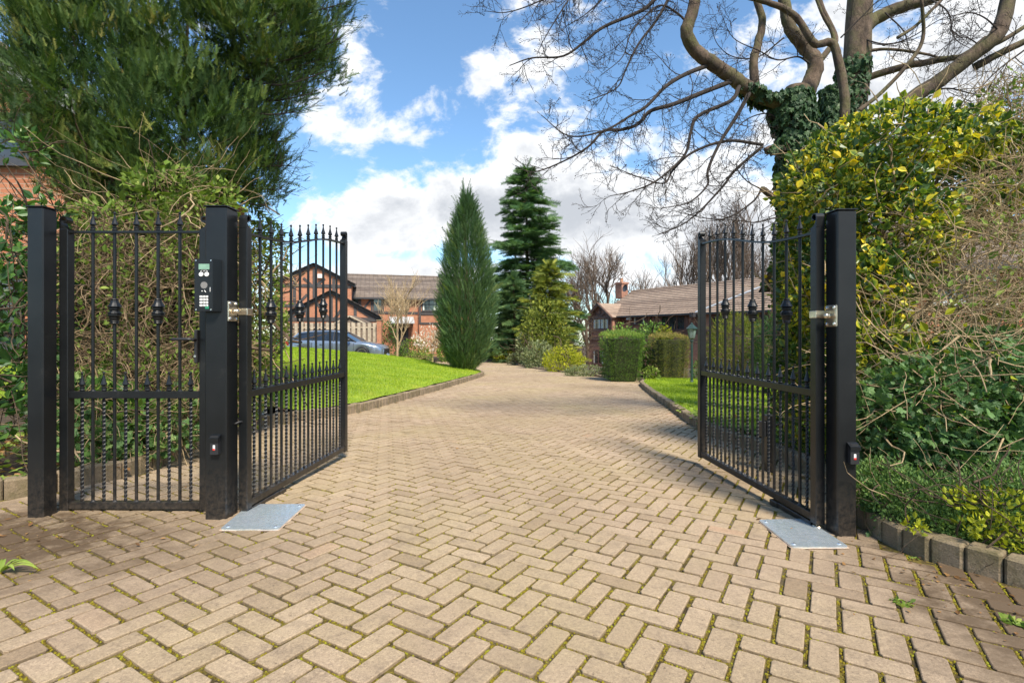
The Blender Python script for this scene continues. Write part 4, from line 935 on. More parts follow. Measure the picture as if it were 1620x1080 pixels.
# ------------------------------------------------------------------ parked estate car
def car():
    c = empty('parked_car', (-8.62, 25.6, -.31), R(-2), 'silver blue estate car parked beyond the left lawn, nose to the right', 'car')
    pm, nt, b, out = newmat('silver_blue_car_paint'); nt.links.new(ramp(nt, noise(nt, 3), [(.3, (.25, .31, .38)), (.7, (.30, .36, .43))]), b.inputs['Base Color']); b.inputs['Metallic'].default_value = .7; b.inputs['Roughness'].default_value = .28; b.inputs['Coat Weight'].default_value = .8
    xs = np.unique(np.concatenate([np.linspace(-2.38, 2.38, 70), [-2.36, 2.36]]))
    belt = lambda x: np.interp(x, [-2.38, -2.3, -1.9, -.5, 1.0, 1.15, 1.7, 2.15, 2.32, 2.38], [.62, .93, .98, .95, .90, .88, .80, .70, .60, .50])
    hw = lambda x: np.interp(x, [-2.38, -2.2, -1.5, 0, 1.4, 2.0, 2.25, 2.38], [.70, .84, .91, .92, .91, .86, .74, .50])
    def bot(x):
        z = .20
        for xw in (-1.42, 1.42):
            d = abs(x-xw)
            if d < .37: z = max(z, .30+math.sqrt(.37**2-d*d))
        return z
    def sect(x):
        w = float(hw(x)); zb = bot(x); zt = float(belt(x)); zt = max(zt, zb+.05); m_ = lerp(zb, zt, .5)
        return [(x, -w*.97, zb), (x, -w, lerp(zb, zt, .3)), (x, -w, lerp(zb, zt, .6)), (x, -w*.985, lerp(zb, zt, .85)), (x, -w*.94, zt), (x, -w*.6, zt+.035), (x, 0, zt+.045), (x, w*.6, zt+.035), (x, w*.94, zt), (x, w*.985, lerp(zb, zt, .85)), (x, w, lerp(zb, zt, .6)), (x, w, lerp(zb, zt, .3)), (x, w*.97, zb)]
    V = [p for x in xs for p in sect(x)]; n = len(xs); k = 13
    B = MB(); B.add(V, q=[(i*k+j, i*k+j+1, (i+1)*k+j+1, (i+1)*k+j) for i in range(n-1) for j in range(k-1)], ng=[list(range(k)), list(range((n-1)*k+k-1, (n-1)*k-1, -1))]); B.build('body', pm, c, smooth=True)
    # cabin: glass tub, roof, pillars
    gx = np.linspace(-2.12, 1.15, 30); top = lambda x: np.interp(x, [-2.12, -1.72, -1.1, -.2, .25, 1.15], [.98, 1.36, 1.42, 1.44, 1.41, .90])
    rw = lambda x: np.interp(x, [-2.12, -1.7, 0, .4, 1.15], [.74, .62, .64, .64, .80])
    V = []
    for x in gx:
        zt = float(top(x)); w0 = float(hw(x))*.93; w1 = min(float(rw(x)), w0); zb = float(belt(x))-.02; zt = max(zt-.02, zb+.01)
        V += [(x, -w0, zb), (x, -w1, zt), (x, 0, zt+.02), (x, w1, zt), (x, w0, zb)]
    B = MB(); m_ = len(gx); B.add(V, q=[(i*5+j, i*5+j+1, (i+1)*5+j+1, (i+1)*5+j) for i in range(m_-1) for j in range(4)]); B.build('glasshouse', M['carglass'], c, smooth=False)
    rx = np.linspace(-1.8, .42, 18); V = []
    for x in rx:
        zt = float(top(x)); w1 = float(rw(x))+.02; V += [(x, -w1-.015, zt-.05), (x, -w1, zt-.012), (x, -w1*.6, zt+.02), (x, 0, zt+.03), (x, w1*.6, zt+.02), (x, w1, zt-.012), (x, w1+.015, zt-.05)]
    B = MB(); B.add(V, q=[(i*7+j, i*7+j+1, (i+1)*7+j+1, (i+1)*7+j) for i in range(17) for j in range(6)]); B.build('roof', pm, c, smooth=True)
    for s_ in (-1, 1):
        for nm, xa, xb, w in (('pillar', 1.12, .40, .05), ('pillar', -2.10, -1.70, .12), ('pillar', -1.02, -.98, .05), ('pillar', .02, .0, .05)):
            za, zb = float(belt(xa))-.0, float(top(xb))-.03; ya, yb = float(hw(xa))*.935, float(rw(xb))+.01
            B = MB(); B.tube([(xa, s_*ya, za), (xb, s_*yb, zb)], w*.6, 6); B.build(nm, pm if w > .1 else M['rubber'], c)
        B = MB(); B.tube([(-1.6, s_*.60, 1.45), (-1.5, s_*.60, 1.475), (.1, s_*.60, 1.475), (.2, s_*.60, 1.45)], .016, 6); B.build('roof_rail', M['rubber'], c)
        B = MB(); B.lathe([(.02, -.07), (.08, -.05), (.09, 0), (.07, .06), (.02, .08)], 10, M=(np.array([[1, 0, 0], [0, .8, 0], [0, 0, .9]]), np.array([.82, s_*1.02, .98]))); B.build('door_mirror', M['rubber'], c, smooth=True)
        for xh in (-.55, .45): B = MB(); B.bbox(xh-.1, xh+.1, s_*.93-.012, s_*.93+.012, .76, .79, .004); B.build('door_handle', pm, c)
        for xh in (-.02, 1.02, -1.02): B = MB(); B.box(xh-.006, xh+.006, s_*.923-.003, s_*.923+.003, .3, .86); B.build('door_gap', M['rubber'], c)
        B = MB(); B.box(-1.0, 1.0, s_*.93-.012, s_*.93+.008, .20, .25); B.build('sill', M['rubber'], c)
        B = MB(); B.add([(2.30, s_*.50, .58), (2.02, s_*.80, .60), (1.86, s_*.862, .70), (1.98, s_*.80, .735), (2.24, s_*.52, .69)], ng=[[0, 1, 2, 3, 4]]); hl = M['steel']; B.build('headlight', hl, c)
        B = MB(); B.bbox(-2.385, -2.2, s_*.80-.06, s_*.80+.05, .72, .90, .01); B.build('tail_light', plain('red_lens', (.35, .01, .01), .2), c)
    B = MB(); B.bbox(2.30, 2.40, -.45, .45, .33, .56, .02); B.build('grille', M['rubber'], c)
    for xw in (-1.42, 1.42):
        for s_ in (-1, 1):
            Mx = (np.array([[1, 0, 0], [0, 0, s_], [0, 1, 0.]]), np.array([xw, s_*.80, .335]))
            B = MB(); B.lathe([(.21, -.11), (.31, -.11), (.335, -.08), (.335, .08), (.31, .11), (.225, .115)], 28, M=Mx); wh = B.build('wheel', M['rubber'], c, smooth=False)
            B = MB(); B.lathe([(.225, .10), (.23, .118), (.215, .118), (.20, .03)], 28, M=Mx)
            for k_ in range(10):
                a = k_*math.pi/5; B.tube([tuple(np.array([.03*math.cos(a), .03*math.sin(a), .09])@Mx[0].T+Mx[1]), tuple(np.array([.22*math.cos(a+.1), .22*math.sin(a+.1), .108])@Mx[0].T+Mx[1])], .014, 4)
            B.lathe([(.05, .08), (.045, .11), (.01, .115)], 10, M=Mx); B.build('rim', M['steel'], wh)
            B = MB(); B.lathe([(.20, .0), (.20, .02), (.02, .02)], 20, M=Mx); B.build('brake_disc', M['fascia'], wh)
    B = MB(); B.box(-2.2, 2.2, -.70, .70, .18, .5); B.build('underbody', M['rubber'], c)
car()

# ------------------------------------------------------------------ vegetation
OVAL = np.array([(0, 0, 0), (.22, .28, .05), (.27, .58, .06), (0, 1, -.06), (-.27, .58, .06), (-.22, .28, .05), (0, .5, -.03)])
OVALF = [(0, 1, 2, 6), (6, 2, 3), (6, 3, 4), (0, 6, 4, 5)]
RHOMB = np.array([(0, 0, 0), (.27, .45, .06), (0, 1, -.05), (-.27, .45, .06)]); RHF = [(0, 1, 2), (0, 2, 3)]
IVY = np.array([(0, 0, 0), (.28, -.12, .02), (.46, .18, -.04), (.28, .42, .03), (.34, .66, -.04), (.14, .70, .04), (0, 1.0, -.08), (-.14, .70, .04), (-.34, .66, -.04), (-.28, .42, .03), (-.46, .18, -.04), (-.28, -.12, .02), (0, .35, .05)])
IVYF = [(12, i, i+1) for i in range(0, 11)]+[(12, 11, 0)]
def spray_template(n=11, w=.30, leaf=.22, up=.75, lw=.032, seed=1, curl=.12):
    r = np.random.default_rng(seed); V = [(-.008, 0, 0), (.008, 0, 0), (0, 1, curl)]; F = [(0, 1, 2)]
    for i in range(n):
        t = .06+.90*i/n; zc = curl*t*t
        for s_ in (-1, 1):
            L = leaf*(1-.55*t)*r.uniform(.75, 1.2); b = len(V); dz = r.uniform(-.35, .35)*L
            dx, dy = s_*math.sqrt(1-up*up)*L, up*L; V += [(0, t-lw, zc), (0, t+lw, zc), (dx, t+dy, zc+dz)]; F.append((b, b+1, b+2))
    return np.array(V), F
SPR = spray_template(); SPR_D = spray_template(14, .3, .30, .55, .03, 3, .05); SPR_T = spray_template(16, .3, .17, .85, .022, 4, .2); SPR_Y = spray_template(12, .3, .26, .70, .034, 6, .15)
def tint(mb_r, base, amp): return np.clip(base+amp*rng.normal(size=mb_r), 0, 1)
def shell(ells, N, lo=.72, hi=1.0, ph=0.0, amp=.14, zmin=None, wf=2.0):
    """points in the outer layer of a union of ellipsoids [(centre, radii)], with outward normals"""
    A = np.array([(e[1][0]*e[1][1]+e[1][1]*e[1][2]+e[1][0]*e[1][2]) for e in ells]); A = A/A.sum()
    k = rng.choice(len(ells), N, p=A); c = np.array([e[0] for e in ells])[k]; r = np.array([e[1] for e in ells])[k]
    d = rdir(N); f = (lo+(hi-lo)*np.sqrt(rng.random(N)))*(1+amp*wob(d*2+k[:, None]*3.1, wf, ph)+.5*amp*wob(d*5+k[:, None], wf, ph+1)); P = c+d*r*f[:, None]
    nrm = d/r; nrm /= np.linalg.norm(nrm, axis=1)[:, None]
    # drop points buried deep in another ellipsoid
    keep = np.ones(N, bool)
    for i, (cc, rr) in enumerate(ells):
        q = np.linalg.norm((P-np.array(cc))/np.array(rr), axis=1); keep &= ~((q < .62) & (k != i))
    if zmin is not None: keep &= P[:, 2] > zmin
    return P[keep], nrm[keep]
def leaves(mb, P, D, size, T=OVAL, F=OVALF, r=None, jit=.25):
    sc_ = size*np.exp(rng.normal(0, jit, len(P))); mb.inst(T, F, P, rots(D), sc_, r=r)
def twig_run(P0, D0, L, n=6, curl=.35, grav=0.0):
    P = [np.array(P0, float)]; d = np.array(D0, float); d /= np.linalg.norm(d)+1e-9
    for i in range(n-1):
        d = d+rng.normal(0, curl, 3)*.5+np.array([0, 0, grav]); d /= np.linalg.norm(d); P.append(P[-1]+d*L/(n-1))
    return np.array(P)
def tangle(mb, ells, N, L=.5, rad=.003, n=7, sides=4, curl=.5, dirbias=(0, 0, 0), grav=0.0):
    P, nr = shell(ells, N, .35, 1.02, 0.3, .1)
    for p, q in zip(P, nr):
        d = rdir(1)[0]*1.0+np.array(dirbias)*.8+.3*q; r_ = rad*math.exp(rng.normal(0, .45)); k = rng.random()
        mb.tube(twig_run(p, d, L*rng.uniform(.5, 1.5), n, curl, grav), np.linspace(r_, r_*.45, n), sides, r=k, cap=False)
def E(px, py, Y, rx, ry, rz=None, zr=None):   # ellipsoid from where it shows: radii in photograph pixels, depth radius in metres
    c = at(px, py, Y); k = Y/FPX; return (tuple(c), (rx*k, rz if rz else rx*k, ry*k))

# leaf colours
GREENS = {
 'yew': [(0, (.010, .022, .007)), (.3, (.025, .052, .012)), (.6, (.06, .095, .018)), (.82, (.12, .135, .03)), (1, (.20, .16, .06))],
 'laurel': [(0, (.012, .032, .010)), (.4, (.03, .075, .018)), (.75, (.07, .14, .025)), (1, (.17, .22, .05))],
 'privet': [(0, (.04, .07, .012)), (.4, (.10, .16, .025)), (.75, (.20, .26, .05)), (1, (.34, .36, .10))],
 'ivy': [(0, (.014, .032, .010)), (.35, (.032, .072, .02)), (.7, (.065, .12, .035)), (.9, (.13, .18, .05)), (1, (.22, .25, .06))],
 'ivydark': [(0, (.012, .026, .012)), (.5, (.026, .055, .024)), (1, (.06, .10, .04))],
 'cypress': [(0, (.016, .038, .018)), (.4, (.035, .072, .028)), (.7, (.07, .115, .04)), (1, (.15, .17, .06))],
 'cedar': [(0, (.012, .030, .014)), (.4, (.028, .062, .022)), (.75, (.06, .11, .035)), (1, (.10, .15, .05))],
 'golden': [(0, (.035, .05, .010)), (.4, (.10, .13, .02)), (.75, (.24, .25, .035)), (1, (.40, .36, .06))],
 'hedge': [(0, (.022, .045, .010)), (.4, (.045, .09, .016)), (.75, (.10, .155, .028)), (1, (.24, .23, .05))],
 'hedgebrown': [(0, (.05, .05, .014)), (.45, (.085, .105, .022)), (.65, (.15, .13, .035)), (1, (.24, .13, .06))],
 'lime': [(0, (.14, .17, .01)), (.4, (.30, .33, .02)), (.75, (.48, .47, .03)), (1, (.62, .56, .06))],
 'silver': [(0, (.10, .13, .06)), (.4, (.19, .23, .11)), (.75, (.32, .34, .18)), (1, (.48, .47, .30))],
 'juniper': [(0, (.018, .038, .012)), (.4, (.045, .09, .025)), (.75, (.11, .17, .045)), (1, (.24, .27, .07))],
 'vholly': [(0, (.014, .036, .010)), (.28, (.04, .085, .014)), (.46, (.10, .16, .02)), (.62, (.30, .32, .025)), (.80, (.58, .48, .03)), (1, (.66, .42, .02))],
 'russet': [(0, (.10, .05, .02)), (.5, (.25, .13, .05)), (1, (.40, .24, .10))],
 'blossom': [(0, (.50, .38, .30)), (.5, (.72, .62, .54)), (1, (.80, .76, .70))]}
BRI = dict(yew=1.75, laurel=1.6, privet=1.35, ivy=1.9, ivydark=1.7, cypress=1.7, cedar=1.9, golden=1.25, hedge=2.1, hedgebrown=2.0, juniper=1.8, vholly=1.25)
GREENS = {k: [(p, tuple(min(.8, x*BRI.get(k, 1.0)) for x in c)) for p, c in v] for k, v in GREENS.items()}
L_ = {k: leafmat('leaf_'+k, v, {'laurel': .38, 'vholly': .42, 'ivy': .55, 'ivydark': .5}.get(k, .6), .3, .5 if k in ('laurel', 'ivy', 'vholly') else .25) for k, v in GREENS.items()}

# ---- the great dark conifer behind the pedestrian gate
def big_conifer():
    base = np.array([-3.5, 5.3, float(ground_z(-3.5, 5.3))]); t = empty('conifer_tree', tuple(base), 0, 'huge dark bushy conifer rising out of the picture behind the pedestrian gate', 'tree'); Y = 5.4
    tr = MB()
    for k in range(5):
        a = k*1.3; top = at([300, 190, 380, 110, 440][k], [-60, -40, -20, 40, 20][k], Y+[0, .3, .2, -.2, 0][k])-base
        P = smooth_line(np.array([(.12*math.cos(a), .12*math.sin(a), -.1), (.15*math.cos(a)+top[0]*.12, .15*math.sin(a), .9), (top[0]*.45, top[1]*.5, 2.0), tuple(top)]), 6)
        tr.tube(P, np.linspace(.075, .008, len(P)), 8)
    tr.build('trunk', M['drydark'], t, smooth=True)
    ells = [E(300, 40, Y+.2, 215, 150, 1.2), E(175, 150, Y-.2, 140, 125, .9), E(300, 215, Y-.3, 120, 110, .8), E(385, 262, Y, 56, 72, .5), E(420, 55, Y, 105, 85, .8), E(135, 60, Y, 75, 100, .8), E(300, -160, Y+.3, 250, 170, 1.3),
            E(150, 250, Y-.1, 72, 75, .6), E(220, 300, Y-.2, 110, 60, .6)]
    cr = MB(); Pc, nc = shell([(tuple(np.array(c)-base), r) for c, r in ells], 3300, .55, 1.02, .4, .16)
    k = rng.integers(9, 17, len(Pc)); idx = np.repeat(np.arange(len(Pc)), k); n = len(idx); cd = nc*.50+np.array([0, 0, .95])+rdir(len(Pc))*.28
    P = Pc[idx]+rng.normal(0, .055, (n, 3)); D = cd[idx]+rdir(n)*.42; hi = Pc[:, 2]+base[2]; rc_ = .34+.17*rng.normal(size=len(Pc))+.13*sstep((2.8-hi)/1.1)+.5*(rng.random(len(Pc)) < .05)-.06*sstep((Pc[:, 0]+base[0]+2.7)/1.2)
    leaves(cr, P, D, .115, SPR_Y[0], SPR_Y[1], r=np.clip(rc_[idx]+.16*rng.normal(size=n), 0, 1), jit=.3)
    P, nr = shell([(tuple(np.array(c)-base), (r[0]*.78, r[1]*.8, r[2]*.8)) for c, r in ells], 5200, .3, 1.0); leaves(cr, P, nr*.4+rdir(len(P))*.6+np.array([0, 0, .5]), .24, SPR[0], SPR[1], r=tint(len(P), .18, .1))
    # open sprays reaching right against the sky, and to the left
    def arm(p0, p1, n, sag, spread=.16):
        a = at(*p0)-base; b = at(*p1)-base; m_ = (a+b)/2+np.array([0, 0, sag]); C_ = smooth_line(np.array([a, m_, b]), 7); br.tube(C_, np.linspace(.014, .004, len(C_)), 5, cap=False)
        for i in range(n):
            u = rng.random()**.8; q = C_[min(int(u*(len(C_)-1)), len(C_)-1)]; d = (b-a)/np.linalg.norm(b-a)*.6+rdir(1)[0]*.55+np.array([0, 0, .35]); L = rng.uniform(.12, .42)
            tw = twig_run(q, d, L, 5, .3, .08); br.tube(tw, np.linspace(.0035, .0015, 5), 3, cap=False); tips.append(tw)
    br = MB(); tips = []
    for p0, p1, s_ in [((380, 70, Y), (545, 5, Y-.1), .05), ((380, 60, Y), (552, -20, Y), .1), ((370, 100, Y), (540, 60, Y-.2), -.1), ((370, 120, Y-.1), (520, 112, Y-.3), -.12), ((360, 140, Y), (495, 148, Y-.2), -.1),
                       ((350, 150, Y-.2), (470, 178, Y-.4), -.1), ((340, 160, Y), (420, 190, Y-.2), -.06), ((390, 20, Y), (530, -50, Y), .1), ((370, 110, Y+.3), (505, 85, Y+.3), -.05), ((350, 230, Y), (450, 225, Y-.1), .05),
                       ((350, 250, Y), (462, 262, Y-.1), -.04), ((350, 280, Y), (450, 300, Y-.1), -.05), ((340, 300, Y-.1), (425, 325, Y-.2), -.05), ((360, 240, Y+.1), (445, 245, Y), -.03), ((370, 90, Y), (525, 90, Y+.2), -.12),
                       ((380, 60, Y), (540, 35, Y+.1), -.06), ((110, 60, Y), (30, 20, Y), .1), ((100, 100, Y), (5, 55, Y), .05), ((110, 140, Y), (15, 100, Y-.1), -.05), ((120, 40, Y), (50, -20, Y), .1), ((100, 190, Y-.2), (0, 150, Y-.3), 0), ((100, 200, Y-.2), (-10, 190, Y-.3), 0), ((110, 240, Y-.2), (5, 215, Y-.3), -.05)]:
        arm(p0, p1, 26, s_)
    br.build('branches', M['twig'], t)
    pts = np.vstack([tw[1:] for tw in tips]); D = np.vstack([np.diff(tw, axis=0) for tw in tips]); D = D/np.linalg.norm(D, axis=1)[:, None]
    k = np.repeat(np.arange(len(pts)), 2); leaves(cr, pts[k]+rng.normal(0, .012, (len(k), 3)), D[k]+rdir(len(k))*.5, .085, SPR_T[0], SPR_T[1], r=tint(len(k), .22, .15))
    cr.build('crown', L_['yew'], t)
big_conifer()

def mixed_bush(name, loc, lab, cat, ells, nleaf, size, mat, T=OVAL, F=OVALF, ntw=0, twL=.4, twR=.003, twm='dry', up=.3, group=None, zmin=None, lo=.6, rbase=.5, ramp_=.22, curl=.5, amp=.14, bias=(0, 0, 0), jit=.25, tw_ells=None, wf=2.0, part='leaves'):
    base = np.array(loc, float); t = empty(name, tuple(base), 0, lab, cat, group); el = [(tuple(np.array(c)-base), r) for c, r in ells]
    if ntw:
        b = MB(); te = el if tw_ells is None else [(tuple(np.array(c)-base), r) for c, r in tw_ells]; tangle(b, te, ntw, twL, twR, curl=curl, dirbias=bias); b.build('stems', M[twm], t)
    if nleaf:
        P, nr = shell(el, nleaf, lo, 1.03, rng.uniform(0, 5), amp, zmin, wf); D = nr*.6+rdir(len(P))*.7+np.array([0, 0, up]); m_ = MB()
        leaves(m_, P, D, size, T, F, r=tint(len(P), rbase, ramp_), jit=jit); m_.build(part, L_[mat], t)
    return t
def gz(x, y): return float(ground_z(x, y))
# tangle of brown stems and small leaves behind the pedestrian gate
hedge_e = [E(150, 510, 4.3, 65, 150, .45), E(260, 510, 4.5, 75, 150, .45), E(210, 620, 4.2, 115, 80, .4), E(210, 410, 4.5, 100, 50, .4), E(340, 520, 5.2, 60, 140, .4), E(300, 390, 4.7, 60, 50, .35)]
mixed_bush('overgrown_hedge', (-3.1, 4.4, -.05), 'tangled brown stemmed hedge with small bright leaves right behind the pedestrian gate', 'hedge', hedge_e, 7000, .040, 'privet', ntw=3000, twL=.38, twR=.0026, twm='dryl', lo=.5, rbase=.42, curl=.6)
mixed_bush('overgrown_hedge', (-3.15, 4.6, -.05), 'dark bare inner stems massed behind the tangled hedge at the pedestrian gate', 'hedge', [E(200, 530, 5.0, 130, 190, .4), E(330, 520, 5.7, 70, 130, .4)], 6500, .06, 'laurel', ntw=900, twL=.8, twR=.007, twm='drydark', lo=.2, rbase=.25, bias=(0, 0, .6))
mixed_bush('privet_shrub', (-2.75, 5.7, -.1), 'yellow green leafy shrub seen through the hinge side of the left driveway gate', 'shrub', [E(402, 480, 5.6, 34, 140, .35), E(425, 520, 5.8, 26, 60, .3), E(395, 600, 5.5, 24, 80, .3), E(420, 400, 5.8, 30, 50, .3)], 5200, .045, 'privet', ntw=260, twL=.4, lo=.4, rbase=.6)
mixed_bush('bramble', (-2.85, 4.0, -.03), 'low rambling stems with pale leaves over the kerb behind the pedestrian gate', 'shrub', [E(150, 705, 3.75, 60, 38, .25), E(240, 690, 4.0, 60, 40, .25), E(300, 660, 4.3, 40, 50, .25), E(130, 650, 3.9, 40, 60, .3)], 1500, .05, 'ivy', T=IVY, F=IVYF, ntw=300, twL=.35, lo=.4, rbase=.75)
mixed_bush('laurel_shrub', (-3.15, 4.0, -.03), 'glossy broad leaved shrub low behind the bars of the pedestrian gate', 'shrub', [E(180, 665, 4.0, 62, 48, .25), E(140, 640, 4.1, 40, 50, .25)], 420, .13, 'laurel', ntw=60, twL=.5, twR=.005, twm='drydark', lo=.5, rbase=.7)
mixed_bush('clematis', (-2.9, 4.5, 1.4), 'leafy climber scrambling over the hedge below the huge conifer', 'climber', [E(265, 300, 4.5, 65, 36, .3), E(170, 340, 4.4, 60, 22, .25), E(300, 340, 4.6, 60, 45, .3), E(345, 320, 4.7, 36, 40, .2)], 1700, .052, 'privet', ntw=150, twL=.6, lo=.4, rbase=.42)
mixed_bush('camellia', (-3.6, 3.7, -.02), 'dark glossy leaved shrub at the far left edge beside the square post', 'shrub', [E(12, 440, 3.7, 34, 60, .3), E(15, 545, 3.6, 42, 75, .35), E(70, 400, 4.1, 30, 90, .3), E(40, 235, 4.2, 20, 30, .2), E(5, 625, 3.5, 40, 60, .3), E(22, 345, 3.9, 22, 26, .2)], 1250, .075, 'laurel', ntw=160, twL=.6, twR=.004, twm='drydark', lo=.3, rbase=.45)
# leaf litter on the left bed
def litter(name, x0, x1, y0, y1, n, lab, mat='russet', T=OVAL, F=OVALF, size=.05, zoff=.03, cond=None):
    P = np.stack([rng.uniform(x0, x1, n), rng.uniform(y0, y1, n)], 1); P = P[~inside(P, DRIVE)]
    z = np.minimum(ground_z(P[:, 0], P[:, 1])+.05, G(P[:, 0], P[:, 1])+.02+.6*dist_line(P, DRIVE)); z = z+zoff+rng.uniform(0, .02, len(P))
    pos = np.stack([P[:, 0], P[:, 1], z], 1); D = rdir(len(P)); D[:, 2] *= .25; m_ = MB(); a = rng.normal(0, .5, len(P)); m_.inst(T, F, pos, rots(D, a), size*np.exp(rng.normal(0, .3, len(P)))); tag(m_.build(name, L_[mat]), lab, kind='stuff')
litter('leaf_litter', -5, -2.75, 2.4, 5.5, 1300, 'fallen brown leaves on the bed at the left')
litter('ground_ivy', -5, -2.78, 2.6, 5.5, 700, 'low green leaves creeping over the left bed', 'privet', IVY, IVYF, .05, .05)
litter('leaf_litter', 1.9, 4.5, 1.2, 6.5, 1200, 'fallen brown leaves under the right hedge')
litter('ground_ivy', 1.95, 4.5, 3.0, 8.0, 1500, 'low green and yellow leaves creeping over the right bed', 'privet', IVY, IVYF, .06, .05)
litter('ground_cover', -11, -4.6, 22.2, 27, 500, 'low plants in the bed beyond the left lawn', 'hedge', RHOMB, RHF, .25, .05)

# ---- right hand hedge: variegated holly, tangle, ivy, creeping juniper
def variegated():
    base = np.array([2.85, 4.1, gz(2.85, 4.1)]); t = empty('variegated_holly', tuple(base), 0, 'large holly with green and yellow edged leaves behind the right gate post', 'shrub')
    ells = [E(1330, 300, 4.2, 85, 90, .5), E(1300, 450, 4.3, 62, 130, .5), E(1410, 235, 4.2, 85, 65, .5), E(1400, 370, 4.0, 80, 100, .5), E(1280, 600, 4.4, 50, 120, .4), E(1500, 225, 4.3, 75, 46, .4), E(1590, 240, 4.4, 50, 36, .3), E(1375, 470, 3.7, 50, 80, .3), E(1390, 560, 3.5, 60, 60, .3), E(1560, 320, 4.1, 50, 28, .25), E(1262, 400, 4.6, 28, 90, .3)]
    b = MB(); el = [(tuple(np.array(c)-base), r) for c, r in ells]
    for k in range(7):
        top = np.array(el[k][0]); P = smooth_line(np.array([(rng.uniform(-.15, .15), rng.uniform(-.1, .1), -.1), tuple(top*.4+np.array([0, 0, .2])), tuple(top)]), 6); b.tube(P, np.linspace(.035, .01, len(P)), 7)
    b.build('trunk', M['drydark'], t, smooth=True)
    b = MB(); tangle(b, el, 420, .45, .0035); b.build('twigs', M['dry'], t)
    P, nr = shell(el, 25000, .42, 1.03, 1.0, .15); D = nr*.6+rdir(len(P))*.8+np.array([0, 0, .25]); n = len(P)
    # margins paler than the middle of each leaf
    r0 = np.clip(.29+.30*wob(P, 3.2, .5)+.16*rng.normal(size=n), 0, .75); r0 = np.where(rng.random(n) < .075*(1+1.2*wob(P, 2.6, 2.2)), .85+.12*rng.random(n), r0)
    m_ = MB(); tv = OVAL*np.array([1.35, 1, 1.6]); sc_ = np.minimum(.043*np.exp(rng.normal(0, .38, n)), .075); Rm = rots(D); V = np.einsum('nij,kj->nki', Rm, tv)*sc_[:, None, None]+P[:, None, :]
    mid = np.array([.1, .28, .30, .30, .30, .28, -.12]); rr = np.clip(r0[:, None]+mid[None]*(r0[:, None] > .22), 0, 1)
    off = (np.arange(n)*7)[:, None, None]; q = np.array([f for f in OVALF if len(f) == 4]); tt = np.array([f for f in OVALF if len(f) == 3])
    m_.add(V.reshape(-1, 3), q=(q[None]+off).reshape(-1, 4), t=(tt[None]+off).reshape(-1, 3), r=rr.ravel()); m_.build('leaves', L_['vholly'], t)
variegated()
tang = [E(1570, 420, 3.6, 95, 90, .4), E(1490, 480, 3.5, 90, 45, .35), E(1590, 500, 3.4, 70, 50, .3), E(1600, 320, 3.9, 70, 70, .35), E(1600, 180, 4.4, 60, 60, .3), E(1460, 380, 4.0, 60, 60, .3)]
mixed_bush('tangled_shrub', (3.1, 3.6, gz(3.1, 3.6)), 'dense tangle of pale brown bare stems at the right edge above the ivy', 'shrub', tang, 1900, .042, 'privet', ntw=2500, twL=.34, twR=.0023, twm='dry', lo=.5, curl=.75)
mixed_bush('tangled_shrub', (3.6, 4.6, gz(3.6, 4.6)), 'dark leafy shrub in the gap behind the pale brown tangle', 'shrub', [E(1580, 560, 4.4, 120, 70, .3), E(1400, 600, 4.5, 90, 60, .3), E(1600, 250, 5.0, 110, 90, .4), E(1500, 300, 5.2, 70, 60, .3)], 4200, .05, 'hedge', ntw=900, twL=.5, twR=.004, twm='drydark', lo=.3, rbase=.3)
iv = [E(1500, 645, 3.0, 130, 85, .30), E(1400, 680, 3.05, 60, 75, .25), E(1590, 640, 2.95, 60, 90, .3), E(1480, 730, 3.0, 120, 45, .25), E(1420, 610, 3.6, 70, 50, .3), E(1480, 790, 2.68, 110, 34, .12), E(1580, 740, 2.8, 60, 50, .2), E(1560, 560, 3.3, 80, 40, .25)]
mixed_bush('ivy_bank', (2.5, 3.2, gz(2.5, 3.2)), 'bank of dark green ivy leaves between the brown tangle and the creeping juniper', 'ivy', iv, 13500, .037, 'ivy', T=IVY, F=IVYF, ntw=330, twL=.4, twR=.003, twm='dry', lo=.45, rbase=.5, up=-.2, jit=.3)
ju = [E(1400, 770, 2.75, 62, 42, .22), E(1465, 790, 2.6, 75, 42, .22), E(1540, 800, 2.5, 85, 48, .22), E(1600, 790, 2.45, 60, 60, .22), E(1440, 806, 2.6, 60, 26, .15), E(1560, 835, 2.4, 75, 34, .16), E(1500, 828, 2.45, 65, 26, .14)]
mixed_bush('creeping_juniper', (2.1, 2.6, gz(2.1, 2.6)), 'low grey green creeping shrub spilling over the kerb beside the right post', 'shrub', ju, 26000, .017, 'juniper', T=RHOMB, F=RHF, ntw=120, twL=.2, twR=.003, twm='drydark', lo=.35, rbase=.5, up=.5)
mixed_bush('euonymus', (2.15, 2.2, gz(2.15, 2.2)), 'bright lime green leafy sprigs over the kerb at the right edge', 'shrub', [E(1595, 800, 2.3, 40, 26, .12), E(1570, 832, 2.25, 45, 18, .1), E(1520, 790, 2.3, 20, 14, .06), E(1450, 830, 2.35, 14, 10, .05), E(1605, 858, 2.2, 30, 14, .08)], 620, .026, 'lime', ntw=60, twL=.3, twR=.0025, twm='drydark', lo=.4, rbase=.25)
mixed_bush('trailing_ivy', (1.98, 2.35, gz(1.98, 2.35)), 'thin ivy trails hanging over the kerb stones right of the right post', 'ivy', [E(1405, 842, 2.62, 40, 9, .05), E(1470, 862, 2.45, 40, 10, .05), E(1540, 885, 2.3, 45, 12, .05), E(1600, 905, 2.18, 25, 12, .04)], 330, .026, 'ivy', T=IVY, F=IVYF, ntw=26, twL=.22, twR=.002, twm='drydark', lo=.2, rbase=.5, up=-.3)
